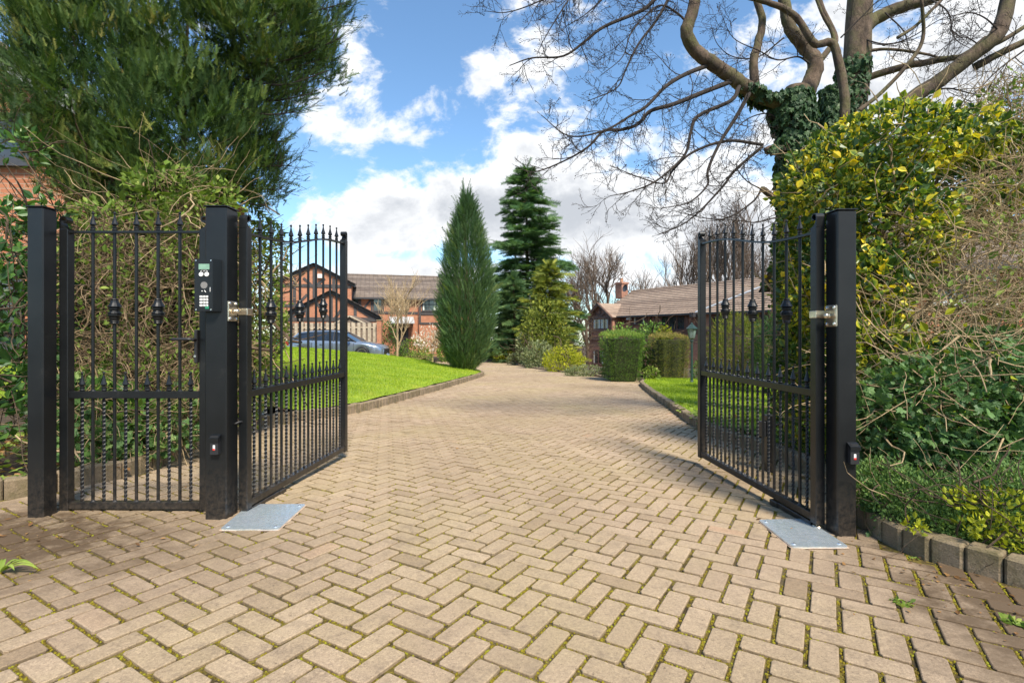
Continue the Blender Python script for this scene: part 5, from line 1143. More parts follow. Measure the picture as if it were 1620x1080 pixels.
mixed_bush('rose_stems', (2.9, 3.2, gz(2.9, 3.2)), 'loose arching pale stems in front of the ivy beside the right post', 'shrub', [E(1450, 640, 3.0, 45, 60, .2), E(1480, 560, 3.1, 90, 60, .2), E(1590, 620, 2.8, 40, 60, .15)], 60, .05, 'lime', ntw=120, twL=.5, twR=.003, twm='dry', lo=.3, rbase=.2, curl=.45)

# ---- the great bare tree on the right, traced limb by limb
TIPS = []
def great_tree():
    Y1 = 6.4; base = np.array([*at(1268, 500, Y1)[:2], 0.0]); base[2] = gz(base[0], base[1])
    t = empty('bare_tree', tuple(base), 0, 'great bare leafless tree spreading over the drive from behind the right gate', 'tree')
    def limb(pts, r0, r1, nm='limb', mat='bark', sides=10, par=t, rough=.02):
        P = smooth_line(np.array([at(*p)-base for p in pts]), 6); n = len(P); rad = np.linspace(r0, r1, n)*(1+rough*rng.normal(size=n)); 
        if r0 > .04: P = P+rng.normal(0, r0*.035, P.shape)
        b = MB(); b.tube(P, np.abs(rad), sides); return b.build(nm, M[mat], par, smooth=True), P, rad
    k = Y1/FPX
    b = MB(); P = smooth_line(np.array([(0, 0, -.3), *[tuple(at(*p)-base) for p in [(1268, 430, Y1), (1266, 330, Y1), (1262, 245, Y1), (1257, 185, Y1), (1262, 140, Y1)]]]), 6); b.tube(P, np.linspace(.20, .145, len(P)), 14); b.build('trunk', M['bark'], t, smooth=True)
    Y2 = 7.2
    b = MB(); p0 = at(1335, 500, Y2)-base; p0[2] = -.3; P = smooth_line(np.array([tuple(p0), *[tuple(at(*p)-base) for p in [(1340, 420, Y2), (1345, 300, Y2), (1345, 200, Y2), (1354, 120, Y2), (1358, 40, Y2), (1362, -60, Y2), (1350, -180, Y2)]]]), 6); b.tube(P, np.linspace(.22, .14, len(P)), 14); b.build('trunk', M['bark'], t, smooth=True)
    limb([(1260, 165, Y1), (1225, 160, Y1-.1), (1188, 143, Y1-.2), (1154, 119, Y1-.3), (1127, 101, Y1-.4), (1099, 79, Y1-.45), (1086, 50, Y1-.5), (1095, 22, Y1-.5), (1102, -40, Y1-.5), (1080, -120, Y1-.4)], .095, .06)
    limb([(1266, 170, Y1), (1283, 130, Y1+.1), (1290, 100, Y1+.1), (1272, 72, Y1+.1), (1250, 45, Y1), (1240, 0, Y1), (1236, -80, Y1)], .11, .06)
    limb([(1196, 150, Y1-.2), (1192, 98, Y1-.2), (1199, 70, Y1-.2), (1206, 35, Y1-.2), (1196, 0, Y1-.2), (1170, -60, Y1-.2)], .055, .035)
    limb([(1290, 105, Y1+.1), (1310, 80, Y1+.2), (1322, 60, Y1+.3), (1300, 10, Y1+.4), (1288, -40, Y1+.5)], .04, .025)
    limb([(1336, 200, Y1-.3), (1336, 150, Y1-.3), (1326, 95, Y1-.3), (1316, 68, Y1-.3), (1290, 70, Y1-.3), (1275, 50, Y1-.3), (1256, 24, Y1-.3), (1220, 6, Y1-.35), (1185, -4, Y1-.4)], .055, .03)
    limb([(1320, 72, Y1-.3), (1316, 50, Y1-.3), (1302, 25, Y1-.3), (1290, -5, Y1-.3)], .025, .016)
    limb([(1362, 50, Y2), (1385, 30, Y2), (1425, 12, Y2-.1), (1474, -2, Y2-.2), (1540, -30, Y2-.3)], .10, .06)
    limb([(1352, 130, Y2), (1425, 107, Y2-.2), (1486, 95, Y2-.4), (1524, 88, Y2-.6), (1560, 60, Y2-.7)], .05, .03)
    limb([(1420, 175, Y2-1.2), (1455, 147, Y2-1.2), (1486, 128, Y2-1.2), (1532, 92, Y2-1.3), (1577, 55, Y2-1.4), (1594, 0, Y2-1.4), (1600, -80, Y2-1.4)], .085, .075)
    limb([(1541, 107, Y2-1.2), (1574, 89, Y2-1.3), (1620, 66, Y2-1.4), (1680, 40, Y2-1.5)], .045, .03); limb([(1560, 75, Y2-1.3), (1590, 62, Y2-1.4), (1640, 30, Y2-1.4)], .03, .02)
    limb([(1355, 178, Y1-.8), (1394, 147, Y1-.8), (1437, 101, Y1-.9), (1460, 61, Y1-.9), (1458, 0, Y1-1), (1456, -40, Y1-1)], .022, .016)
    limb([(1420, 60, Y1-.9), (1450, 40, Y1-.9), (1480, 10, Y1-.9), (1500, -10, Y1-.9)], .018, .014)
    limb([(1355, 85, Y2), (1400, 78, Y2-.1), (1460, 85, Y2-.2), (1500, 96, Y2-.3)], .025, .012); limb([(1262, 352, Y1), (1235, 325, Y1-.1), (1212, 303, Y1-.2), (1203, 299, Y1-.2)], .05, .035); limb([(1250, 240, Y1), (1225, 234, Y1-.2), (1210, 238, Y1-.2)], .045, .035)
    # secondary branches, drooping left over the drive
    S = []
    def sec(pts, r0, r1): o, P, rad = limb(pts, r0, r1, 'branch', 'twig', 7); S.append((P, rad, 1.0))
    sec([(1060, -30, 5.9), (1035, 0, 5.8), (1013, 18, 5.8), (955, 43, 5.7), (925, 66, 5.7), (891, 89, 5.6), (842, 92, 5.5), (806, 104, 5.5)], .026, .005)
    sec([(1062, -10, 5.9), (1040, 30, 5.8), (1010, 70, 5.7), (990, 110, 5.6), (975, 140, 5.6), (930, 160, 5.5)], .018, .004)
    sec([(1122, 103, 6.0), (1084, 118, 5.9), (1053, 137, 5.8), (1023, 168, 5.7), (998, 183, 5.7), (955, 207, 5.6), (900, 215, 5.5), (856, 182, 5.5)], .028, .004)
    sec([(1157, 129, 6.1), (1111, 147, 6.0), (1066, 165, 5.9), (1029, 176, 5.9), (1010, 196, 5.8), (986, 205, 5.8), (955, 208, 5.8), (931, 232, 5.7), (894, 254, 5.7), (845, 272, 5.6), (815, 262, 5.6)], .030, .004)
    sec([(1169, 137, 6.1), (1157, 159, 6.0), (1105, 183, 5.9), (1093, 208, 5.8), (1084, 244, 5.8), (1053, 275, 5.7), (1026, 293, 5.6), (990, 305, 5.6), (965, 310, 5.5)], .026, .004)
    sec([(1185, 148, 6.1), (1166, 183, 6.0), (1139, 226, 5.9), (1120, 269, 5.8), (1119, 293, 5.8), (1090, 320, 5.7), (1045, 330, 5.6)], .026, .004)
    sec([(1206, 229, 6.2), (1151, 223, 6.0), (1096, 241, 5.9), (1065, 269, 5.8), (1050, 290, 5.7), (1010, 280, 5.6), (965, 262, 5.5)], .020, .004)
    sec([(1206, 232, 6.2), (1163, 269, 6.1), (1145, 293, 6.0), (1111, 330, 5.9), (1080, 355, 5.8), (1040, 372, 5.7)], .020, .004)
    sec([(1205, 300, 6.2), (1190, 320, 6.1), (1150, 345, 6.0), (1115, 345, 5.9), (1070, 335, 5.8)], .014, .003)
    sec([(1203, 299, 6.2), (1180, 285, 6.1), (1165, 262, 6.0), (1180, 240, 6.0), (1190, 215, 5.9)], .008, .003)
    sec([(1245, 350, 6.3), (1225, 345, 6.2), (1195, 352, 6.1), (1160, 348, 6.0), (1110, 350, 5.9)], .012, .003)
    sec([(930, -60, 5.6), (905, -10, 5.5), (880, 30, 5.4), (862, 60, 5.4), (850, 85, 5.4)], .010, .003)
    sec([(960, -50, 5.6), (900, -20, 5.5), (840, 8, 5.4), (800, 20, 5.4), (770, 18, 5.4)], .010, .003)
    sec([(1000, -60, 5.6), (960, -10, 5.6), (930, 20, 5.5), (900, 40, 5.5)], .012, .003)
    sec([(1090, 40, 5.9), (1070, 20, 5.9), (1040, 10, 5.8), (1000, 50, 5.7), (985, 90, 5.6), (950, 120, 5.6)], .014, .003)
    sec([(1280, 100, 6.3), (1262, 90, 6.2), (1230, 95, 6.1), (1200, 80, 6.0), (1160, 60, 6.0), (1140, 20, 5.9)], .012, .003)
    sec([(1240, 60, 6.4), (1200, 90, 6.5), (1160, 90, 6.6), (1135, 70, 6.6), (1125, 40, 6.6)], .010, .003)
    sec([(1400, 20, 7.0), (1430, 50, 6.9), (1440, 80, 6.8), (1470, 110, 6.8)], .010, .003); sec([(1474, 0, 6.8), (1500, 20, 6.6), (1510, 60, 6.6), (1540, 80, 6.5)], .012, .003)
    sec([(1360, 60, 7.1), (1400, 70, 6.9), (1440, 60, 6.8), (1490, 30, 6.7), (1540, 20, 6.6)], .012, .003); sec([(1590, 60, 5.8), (1560, 30, 5.7), (1530, 20, 5.7), (1500, 30, 5.6)], .010, .003)
    sec([(1560, 80, 5.9), (1530, 60, 5.9), (1505, 65, 5.8), (1500, 90, 5.8)], .008, .003); sec([(1330, 60, 6.4), (1370, 20, 6.3), (1400, -10, 6.2)], .01, .004)
    sec([(1620, 80, 5.6), (1580, 110, 5.6), (1550, 140, 5.5), (1520, 170, 5.5)], .010, .003); sec([(1640, 120, 5.2), (1600, 140, 5.2), (1580, 180, 5.2), (1590, 220, 5.1)], .010, .003)
    sec([(1460, 150, 6.0), (1500, 140, 5.8), (1550, 150, 5.6), (1600, 140, 5.5)], .012, .003); sec([(1240, 200, 6.4), (1215, 180, 6.3), (1180, 190, 6.2), (1160, 215, 6.1), (1150, 250, 6.0)], .010, .003)
    tw = MB(); T3 = []
    for P, rad, den in S:
        seg = np.linalg.norm(np.diff(P, axis=0), axis=1); cum = np.concatenate([[0], np.cumsum(seg)]); Ltot = cum[-1]; s_ = .12
        while s_ < Ltot:
            f = s_/Ltot; q = np.array([np.interp(s_, cum, P[:, i]) for i in range(3)]); j = min(np.searchsorted(cum, s_), len(P)-1); tg = P[j]-P[j-1]; tg /= np.linalg.norm(tg)+1e-9
            L1 = rng.uniform(.18, .62)*(1.15-.55*f); d = tg*.75+rdir(1)[0]*.75+np.array([0, 0, rng.choice([.25, -.35])]); r1 = min(.006, rad[j]*.6)
            c1 = twig_run(q, d, L1, 7, .34, .02); tw.tube(c1, np.linspace(r1, .0024, 7), 4, cap=False)
            for m_ in range(1, 7):
                for rep in range(1):
                    d1 = c1[m_]-c1[m_-1]; d1 /= np.linalg.norm(d1)+1e-9; d2 = d1*.7+rdir(1)[0]*.8+np.array([0, 0, .15]); L2 = rng.uniform(.06, .24)
                    c2 = twig_run(c1[m_], d2, L2, 5, .4, .04); tw.tube(c2, np.linspace(.0030, .0018, 5), 3, cap=False); T3.append((c2[-1], c2[-1]-c2[-2])); T3.append((c2[2], c2[3]-c2[2]))
            T3.append((c1[-1], c1[-1]-c1[-2])); s_ += rng.uniform(.09, .21)
        T3.append((P[-1], P[-1]-P[-2]))
    tw.build('twigs', M['twig'], t)
    # forked twiglets with fat buds
    V = []; F = []
    def stick(a, b, w):
        a, b = np.array(a, float), np.array(b, float); n0 = len(V); d = b-a; x = np.cross(d, (0, 0, 1)); x = x/(np.linalg.norm(x)+1e-9)*w; z = np.array([0, 0, w])
        V.extend([a+x, a-x*.5+z, a-x*.5-z, b+x, b-x*.5+z, b-x*.5-z]); F.extend([(n0, n0+1, n0+4, n0+3), (n0+1, n0+2, n0+5, n0+4), (n0+2, n0, n0+3, n0+5)])
    def bud(c, d, w, l):
        c = np.array(c, float); d = np.array(d, float); n0 = len(V); V.extend([c, c+d*l*.45+np.array([w, 0, 0]), c+d*l*.45+np.array([-w*.5, 0, w]), c+d*l*.45+np.array([-w*.5, 0, -w]), c+d*l]); F.extend([(n0, n0+1, n0+2), (n0, n0+2, n0+3), (n0, n0+3, n0+1), (n0+4, n0+2, n0+1), (n0+4, n0+3, n0+2), (n0+4, n0+1, n0+3)])
    stick((0, -.1, 0), (.05, .45, .03), .026); stick((.05, .45, .03), (-.05, 1, 0), .02); bud((-.05, .97, 0), (0, 1, 0), .075, .26)
    for a, b in (((.05, .45, .03), (.42, .72, .05)), ((.0, .3, .02), (-.34, .62, -.04)), ((0, .75, 0), (.28, 1.0, -.1))): stick(a, b, .018); bud(b, (np.sign(b[0])*.5, .86, 0), .06, .2)
    P = np.array([a for a, b in T3]); D = np.array([b for a, b in T3]); m_ = MB(); m_.inst(np.array(V), F, P, rots(D+rdir(len(D))*.02), rng.uniform(.035, .085, len(P))); m_.build('budded_twiglets', M['twig'], t)
    return base
gb = great_tree()
def tree_ivy():
    base = np.array([gb[0], gb[1]-.3, gb[2]]); t = empty('climbing_ivy', tuple(base), 0, 'dark green ivy clothing the left trunk of the great bare tree', 'ivy'); Y1 = 6.4
    def cover(path, rad, n, mat_mb, side=1.0):
        P = smooth_line(np.array([at(*p) for p in path]), 6)-base; m_ = len(P); k = rng.uniform(0, m_-1.001, n); i = k.astype(int); f = (k-i)[:, None]; c = P[i]*(1-f)+P[i+1]*f; rr = np.interp(k, np.arange(m_), np.linspace(rad[0], rad[1], m_))
        a = rng.uniform(0, 2*math.pi, n); nr = np.stack([np.cos(a), np.sin(a), 0*a], 1); pos = c+nr*(rr*(1+.25*wob(c, 3)+.2*rng.random(n)))[:, None]; D = nr*.25+np.array([0, 0, -.8])+rdir(n)*.45
        roll = np.zeros(n); Rm = rots(D)
        # leaves lie with their faces outwards
        z = nr+rdir(n)*.6; z /= np.linalg.norm(z, axis=1)[:, None]; y = D-z*np.sum(D*z, 1)[:, None]; y /= np.linalg.norm(y, axis=1)[:, None]; x = np.cross(y, z); Rm = np.stack([x, y, z], 2)
        mat_mb.inst(IVY, IVYF, pos, Rm, .062*np.exp(rng.normal(0, .3, n)))
    m_ = MB(); cover([(1268, 480, Y1), (1268, 380, Y1), (1264, 300, Y1), (1262, 245, Y1), (1254, 185, Y1), (1252, 150, Y1)], (.225, .18), 5200, m_); cover([(1250, 150, Y1-.1), (1215, 158, Y1-.1), (1185, 140, Y1-.2)], (.14, .13), 600, m_)
    cover([(1335, 420, 7.1), (1338, 300, 7.1), (1318, 220, 7.1), (1316, 140, 7.1)], (.21, .12), 3200, m_); cover([(1345, 260, 7.2), (1345, 160, 7.2), (1352, 95, 7.2)], (.195, .175), 1100, m_); cover([(1262, 200, Y1), (1230, 232, Y1-.2), (1220, 236, Y1-.2)], (.09, .05), 150, m_)
    m_.build('leaves', L_['ivydark'], t)
    b = MB()
    for k in range(26): a = rng.uniform(0, 6.28); z0 = rng.uniform(-.2, 1.2); b.tube([(0+.26*math.cos(a)+.0, .3+.26*math.sin(a), z0), (.27*math.cos(a+.3), .3+.27*math.sin(a+.3), z0+.7), (-.02+.24*math.cos(a+.2), .3+.24*math.sin(a+.2), z0+1.4)], .008, 5)
    b.build('stems', M['drydark'], t)
tree_ivy()

# ---- conifers beyond the lawn
def columnar():
    Y = 17.0; b0 = at(735, 578, Y); base = np.array([b0[0], Y, float(zl(b0[0], Y))-.03]); t = empty('columnar_cypress', tuple(base), 0, 'tall dense columnar cypress at the tip of the left lawn', 'tree')
    H = at(0, 300, Y)[2]-base[2]; tr = MB(); 
    for k in range(6): a = k*1.05; tr.tube(smooth_line(np.array([(.06*math.cos(a), .06*math.sin(a), -.1), (.12*math.cos(a), .12*math.sin(a), .5), (.35*math.cos(a), .35*math.sin(a), 1.3), (.3*math.cos(a), .3*math.sin(a), 3)]), 4), np.linspace(.07, .02, 13), 6)
    tr.tube([(0, 0, -.1), (.05, 0, 3), (0, 0, H*.97)], [.10, .06, .01], 8); tr.build('trunk', M['drydark'], t, smooth=True)
    zz = np.array([0, .04, .09, .16, .28, .42, .55, .66, .76, .86, .93, .98, 1.0])*H; rr = np.array([.28, .45, .62, .80, .92, .90, .80, .68, .50, .30, .15, .06, .01]); n = 21000
    z = rng.beta(1.0, 1.3, n)*H*.97; r0 = np.interp(z, zz, rr); a = rng.uniform(0, 6.283, n); f = np.sqrt(rng.uniform(.20, 1.0, n))*(1+.10*wob(np.stack([np.cos(a)*2, np.sin(a)*2, z*1.2], 1), 1.5)+.05*rng.normal(size=n)); cx = .10*np.sin(z/H*2.5)
    P = np.stack([cx+r0*f*np.cos(a)*1.02, r0*f*np.sin(a), z], 1); nr = np.stack([np.cos(a), np.sin(a), 0*a], 1); D = nr*.42+np.array([0, 0, .85])+rdir(n)*.42; m_ = MB()
    r_ = .42+.16*rng.normal(size=n)+.22*sstep((1.6-z)/1.6)+.10*nr[:, 0]  # paler towards the foot; right side toned lighter to stand for sunlight
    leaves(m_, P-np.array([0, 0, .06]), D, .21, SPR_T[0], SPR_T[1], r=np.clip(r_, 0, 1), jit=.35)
    # ragged leading shoots
    k = 150; z = rng.uniform(.62, .99, k)*H; r0 = np.interp(z, zz, rr); a = rng.uniform(0, 6.283, k); P = np.stack([cx[:k]*0+.05+r0*np.cos(a), r0*np.sin(a), z], 1); leaves(m_, P, np.stack([np.cos(a)*.18, np.sin(a)*.18, 1+0*a], 1), .42, SPR_T[0], SPR_T[1], r=tint(k, .3, .1))
    k = 420; z = rng.uniform(.03, .9, k)*H; r0 = np.interp(z, zz, rr); a = rng.uniform(0, 6.283, k); P = np.stack([.05+r0*np.cos(a)*.97, r0*np.sin(a)*.97, z], 1); leaves(m_, P, np.stack([np.cos(a)*.65, np.sin(a)*.65, .8+0*a], 1)+rdir(k)*.3, .30, SPR_Y[0], SPR_Y[1], r=tint(k, .6, .2))
    m_.build('crown', L_['cypress'], t)
columnar()
def layered(name, px, pyt, Y, base_z, lab, mat, prof, nb, sprays, size, trunk_r, seed, droop=-.12, dens_lo=0.0, T=SPR_D, cat='tree'):
    X = (px-810)/FPX*Y; base = np.array([X, Y, base_z]); H = at(px, pyt, Y)[2]-base_z; t = empty(name, tuple(base), 0, lab, cat); r_ = np.random.default_rng(seed)
    tr = MB(); tr.tube([(0, 0, -.3), (.1, 0, H*.5), (0, 0, H*.99)], [trunk_r, trunk_r*.6, .03], 9); tr.build('trunk', M['drydark'], t, smooth=True)
    b = MB(); PP = []; DD = []
    for i in range(nb):
        f = (i+.5)/nb; z = H*(dens_lo+(1-dens_lo)*f**.9); a = i*2.39996+r_.normal(0, .25); L = float(np.interp(z/H, prof[0], prof[1]))*r_.uniform(.5, 1.28)
        tip = np.array([math.cos(a)*L, math.sin(a)*L, droop*L+.10*L*r_.normal()]); C_ = smooth_line(np.array([(0, 0, z), (tip[0]*.45, tip[1]*.45, z+tip[2]*.3+.06*L), (tip[0], tip[1], z+tip[2]+.10*L)]), 5)
        b.tube(C_, np.linspace(max(.012, .018*L), .006, len(C_)), 4, cap=False); n = max(6, int(sprays*(.35+L/3)))
        u = r_.random(n)**.75; k = (u*(len(C_)-1)); j = np.minimum(k.astype(int), len(C_)-2); q = C_[j]+(C_[j+1]-C_[j])*(k-j)[:, None]; w = L*.30*(1-.45*u); q = q+np.stack([r_.normal(0, 1, n)*w*.55*-math.sin(a), r_.normal(0, 1, n)*w*.55*math.cos(a), r_.normal(0, .02*L+.03, n)-.03*L], 1)
        side = r_.choice([-1, 1], n); d = np.stack([math.cos(a)+side*-math.sin(a)*.8, math.sin(a)+side*math.cos(a)*.8, -.16+r_.normal(0, .15, n)], 1); PP.append(q); DD.append(d)
    k = 40; zt = H*r_.uniform(.93, 1.0, k); PP.append(np.stack([r_.normal(0, .06, k), r_.normal(0, .06, k), zt], 1)); DD.append(np.stack([r_.normal(0, .5, k), r_.normal(0, .5, k), .8+0*zt], 1))
    b.build('branches', M['drydark'], t); P = np.vstack(PP); D = np.vstack(DD); m_ = MB(); up = np.clip((P[:, 2]/H), 0, 1)
    leaves(m_, P, D, size, T[0], T[1], r=tint(len(P), .5, .2), jit=.3); m_.build('crown', L_[mat], t); return t
layered('cedar_tree', 832, 266, 38.0, -1.6, 'tall dark conifer with layered open branches behind the columnar cypress', 'cedar', ([0, .12, .3, .5, .62, .75, .88, 1], [3.2, 3.4, 3.3, 3.2, 2.7, 2.3, 1.1, .2]), 125, 84, .62, .22, 5)
layered('golden_conifer', 868, 418, 30.0, -1.3, 'broad yellow tipped conifer at the bend of the drive, right of the tall dark one', 'golden', ([0, .2, .5, .8, .93, 1], [2.1, 2.0, 1.6, 1.05, .6, .3]), 95, 50, .42, .14, 6, droop=-.05)
layered('spruce_tree', 812, 440, 33.0, -1.3, 'dark green spreading conifer standing between cypress and golden conifer', 'cypress', ([0, .3, .7, 1], [2.0, 1.9, 1.2, .2]), 75, 50, .5, .15, 9, droop=-.10)

def dome(name, px, pyt, pyb, Y, wpx, lab, mat, n=2500, size=.08, T=RHOMB, F=RHF, cat='shrub', stems=None, up=.35, dp=None, group=None, lo=.6, lean=0, rbase=.5, amp=.14, jit=.25):
    zt = at(0, pyt, Y)[2]; X = (px-810)/FPX*Y; zb = at(0, pyb, Y)[2]; rx = wpx/2/FPX*Y; H = zt-zb; dp = dp or rx*.8
    el = [((X+lean, Y, zb+H*.48), (rx, dp, H*.54)), ((X-rx*.25, Y, zb+H*.38), (rx*.75, dp*.8, H*.42)), ((X+rx*.3, Y-.1*dp, zb+H*.36), (rx*.7, dp*.8, H*.40))]
    return mixed_bush(name, (X, Y, zb), lab, cat, el, n, size, mat, T, F, ntw=(stems or 40), twL=min(1.0, H*.6), twR=.012 if Y > 15 else .006, twm='drydark', up=up, group=group, zmin=-.02, lo=lo, rbase=rbase, amp=amp, bias=(0, 0, .8), jit=jit)
dome('topiary_holly', 862, 478, 566, 27, 72, 'rounded yellow green evergreen on a short trunk, below the golden conifer', 'golden', 2600, .16, rbase=.42, stems=30)
dome('lime_shrub', 892, 550, 590, 20.5, 66, 'bright lime yellow twiggy shrub beside the drive', 'lime', 3200, .07, rbase=.5, up=.8)
dome('variegated_mound', 852, 541, 584, 24, 50, 'pale variegated mounded shrub left of the lime yellow one', 'silver', 2600, .10)
dome('variegated_mound', 829, 528, 574, 27, 26, 'pale upright egg shaped variegated bush behind the mounded one', 'silver', 1500, .10, lean=0)
dome('lavender_border', 930, 578, 598, 17.5, 74, 'low silvery border plants in front of the brick house with chimney', 'silver', 2800, .055, dp=.35, rbase=.45)
dome('small_shrub', 796, 552, 570, 32, 30, 'small round yellow green bush at the far end of the drive', 'lime', 700, .12, rbase=.2)
dome('small_shrub', 815, 560, 578, 28, 26, 'small grey mauve mound beside the far end of the drive', 'silver', 500, .10, rbase=.3)
dome('fastigiate_yew', 806, 520, 566, 38, 40, 'dark green upright bushes closing the far end of the drive', 'hedge', 1800, .2, rbase=.3)
dome('background_hedge', 862, 500, 585, 42, 100, 'dark hedge mass behind the topiary at the bend', 'hedge', 3600, .26, rbase=.28, dp=1.0)
dome('background_hedge', 760, 520, 575, 46, 90, 'dark hedge mass far behind the columnar cypress', 'hedge', 1800, .26, rbase=.3, dp=1.0)
dome('beech_hedge', 914, 455, 585, 40, 40, 'tall purple brown twiggy leafless bush left of the brick house with chimney', 'russet', 500, .07, stems=900, rbase=.3, lo=.3)
for px, pt, pb, Y, w, mt, lab, n, sz in [(612, 508, 566, 33.8, 34, 'laurel', 'climber hanging over the brick pier at the fence end', 1800, .12), (655, 537, 566, 31, 44, 'privet', 'rounded variegated shrub at the foot of the small bare tree', 1500, .11), (640, 552, 570, 29, 26, 'hedge', 'low dark shrub left of the white flowering magnolia', 600, .10),
                                  (712, 540, 572, 26, 40, 'privet', 'bright green bush against the foot of the columnar cypress', 1300, .10), (706, 505, 560, 33, 34, 'russet', 'orange brown shrub behind the white flowering magnolia', 1100, .12), (665, 556, 572, 27, 40, 'privet', 'low yellow green plants in front of the magnolia', 600, .09), (585, 550, 562, 31, 40, 'hedge', 'dark low shrub beyond the nose of the car', 500, .1), (455, 545, 556, 28, 14, 'russet', 'small russet bush by the rear of the car', 200, .08), (432, 470, 540, 30, 36, 'privet', 'pale green shrub left of the board fence', 900, .14)]:
    dome('garden_shrub', px, pt, pb, Y, w, lab, mt, n, sz)

# ---- clipped hedges by the right lawn
def clipped(px0, px1, pyt, pyb, Y, depth, lab, mat, n, taper=.0, lobes=1, size=.06, dome_=.10, cap='hedge'):
    x0, x1 = (px0-810)/FPX*Y, (px1-810)/FPX*Y; xc = (x0+x1)/2; zt = at(0, pyt, Y)[2]; zb = at(0, pyb, Y)[2]; base = np.array([xc, Y+depth/2, zb]); W = (x1-x0)/2-.045; H = zt-zb-.03
    t = empty('clipped_hedge', tuple(base), 0, lab, 'hedge', None); m_ = MB()
    def surf(k):
        u = rng.uniform(-1, 1, k); v = rng.uniform(0, 1, k); face = rng.choice(4, k, p=[.42, .16, .16, .26]); x = np.where(face == 0, u, np.where(face == 1, -1, np.where(face == 2, 1, u))); y = np.where(face == 0, -1, np.where(face == 3, rng.uniform(-1, 1, k), rng.uniform(-1, 1, k))); z = np.where(face == 3, 1.0, v)
        nr = np.stack([np.where(face == 1, -1.0, np.where(face == 2, 1.0, 0)), np.where(face == 0, -1.0, 0), np.where(face == 3, 1.0, .05)], 1)
        s_ = 1-taper*(1-z); rn = (np.abs(x)**6+np.abs(y)**6)**(1/6); rn = np.maximum(rn, .01); c = np.minimum(1, 1/rn); X = x*c*W*s_; Yy = y*c*depth/2*s_; Z = z*H+dome_*H*(1-x*x*.8)*(z > .97)*(.55+.45*y)*1.0
        if lobes > 1: Yy = Yy+.16*np.abs(np.cos(x*math.pi*1.1+.8))*(y < 0)*1.0
        P = np.stack([X, Yy, Z], 1); P = P+nr*(.03*wob(P, 6)[:, None]+rng.uniform(-.05, .022, k)[:, None]); return P, nr, z
    P, nr, z = surf(n); D = nr*.55+rdir(n)*.55+np.array([0, 0, .35]); leaves(m_, P, D, size, SPR[0], SPR[1], r=np.clip(.45+.2*rng.normal(size=n)+.12*wob(P, 2)+.25*(z > .97), 0, 1)); m_.build('foliage', L_[mat], t)  # top leaves coloured yellower, sunlight painted into the leaf tone
    c = MB(); s_ = 1-taper; v = []
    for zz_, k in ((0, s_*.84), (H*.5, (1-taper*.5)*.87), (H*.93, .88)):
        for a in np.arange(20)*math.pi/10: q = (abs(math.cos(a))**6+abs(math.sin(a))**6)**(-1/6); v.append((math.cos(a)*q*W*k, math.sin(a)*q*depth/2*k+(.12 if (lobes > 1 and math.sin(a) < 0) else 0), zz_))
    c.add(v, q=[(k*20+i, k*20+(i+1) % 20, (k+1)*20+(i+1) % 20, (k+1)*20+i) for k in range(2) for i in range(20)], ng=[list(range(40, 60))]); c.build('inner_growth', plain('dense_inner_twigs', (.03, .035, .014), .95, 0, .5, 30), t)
clipped(958, 1025, 529, 604, 14.4, 1.5, 'square clipped green hedge block at the edge of the drive', 'hedge', 9500, taper=.20)
clipped(1040, 1098, 532, 601, 14.8, 1.3, 'clipped hedge block with brown patches, right of the square green one', 'hedgebrown', 8000, taper=.10, lobes=2)
dome('laurel_hedge', 1030, 511, 590, 16.8, 60, 'taller dark green bush between and behind the two clipped hedge blocks', 'hedge', 3200, .09, rbase=.45, dp=.7)
dome('laurel_hedge', 985, 517, 590, 17.2, 60, 'taller bush behind the square clipped hedge block', 'hedge', 2600, .09, rbase=.5, dp=.7)
dome('small_shrub', 1052, 516, 545, 16.2, 22, 'yellow green shrub peeping out between the clipped hedge blocks', 'lime', 700, .07, rbase=.15)
dome('small_shrub', 1030, 580, 603, 14.2, 24, 'low leafy plants between the feet of the two clipped hedge blocks', 'privet', 600, .07, rbase=.5)
dome('small_shrub', 1104, 570, 603, 14.2, 20, 'small green plants right of the brown patched hedge block', 'juniper', 400, .06)
dome('privet_bush', 1165, 497, 606, 11.0, 90, 'broad yellow green bush beyond the right lawn, seen through the gate', 'golden', 9500, .085, rbase=.5, T=SPR[0], F=SPR[1])
dome('yew_bush', 1222, 505, 612, 10.0, 56, 'dark green upright bush next to the broad yellow green one', 'cypress', 4200, .11, T=SPR[0], F=SPR[1], rbase=.35)
dome('background_hedge', 1300, 480, 620, 14, 240, 'dark hedge beyond the right lawn behind the holly', 'hedge', 4500, .10, rbase=.35, dp=.6)
dome('background_hedge', 1500, 540, 640, 7.5, 300, 'dark hedge in front of the brick house at the right edge', 'hedge', 5200, .07, rbase=.35, dp=.5)

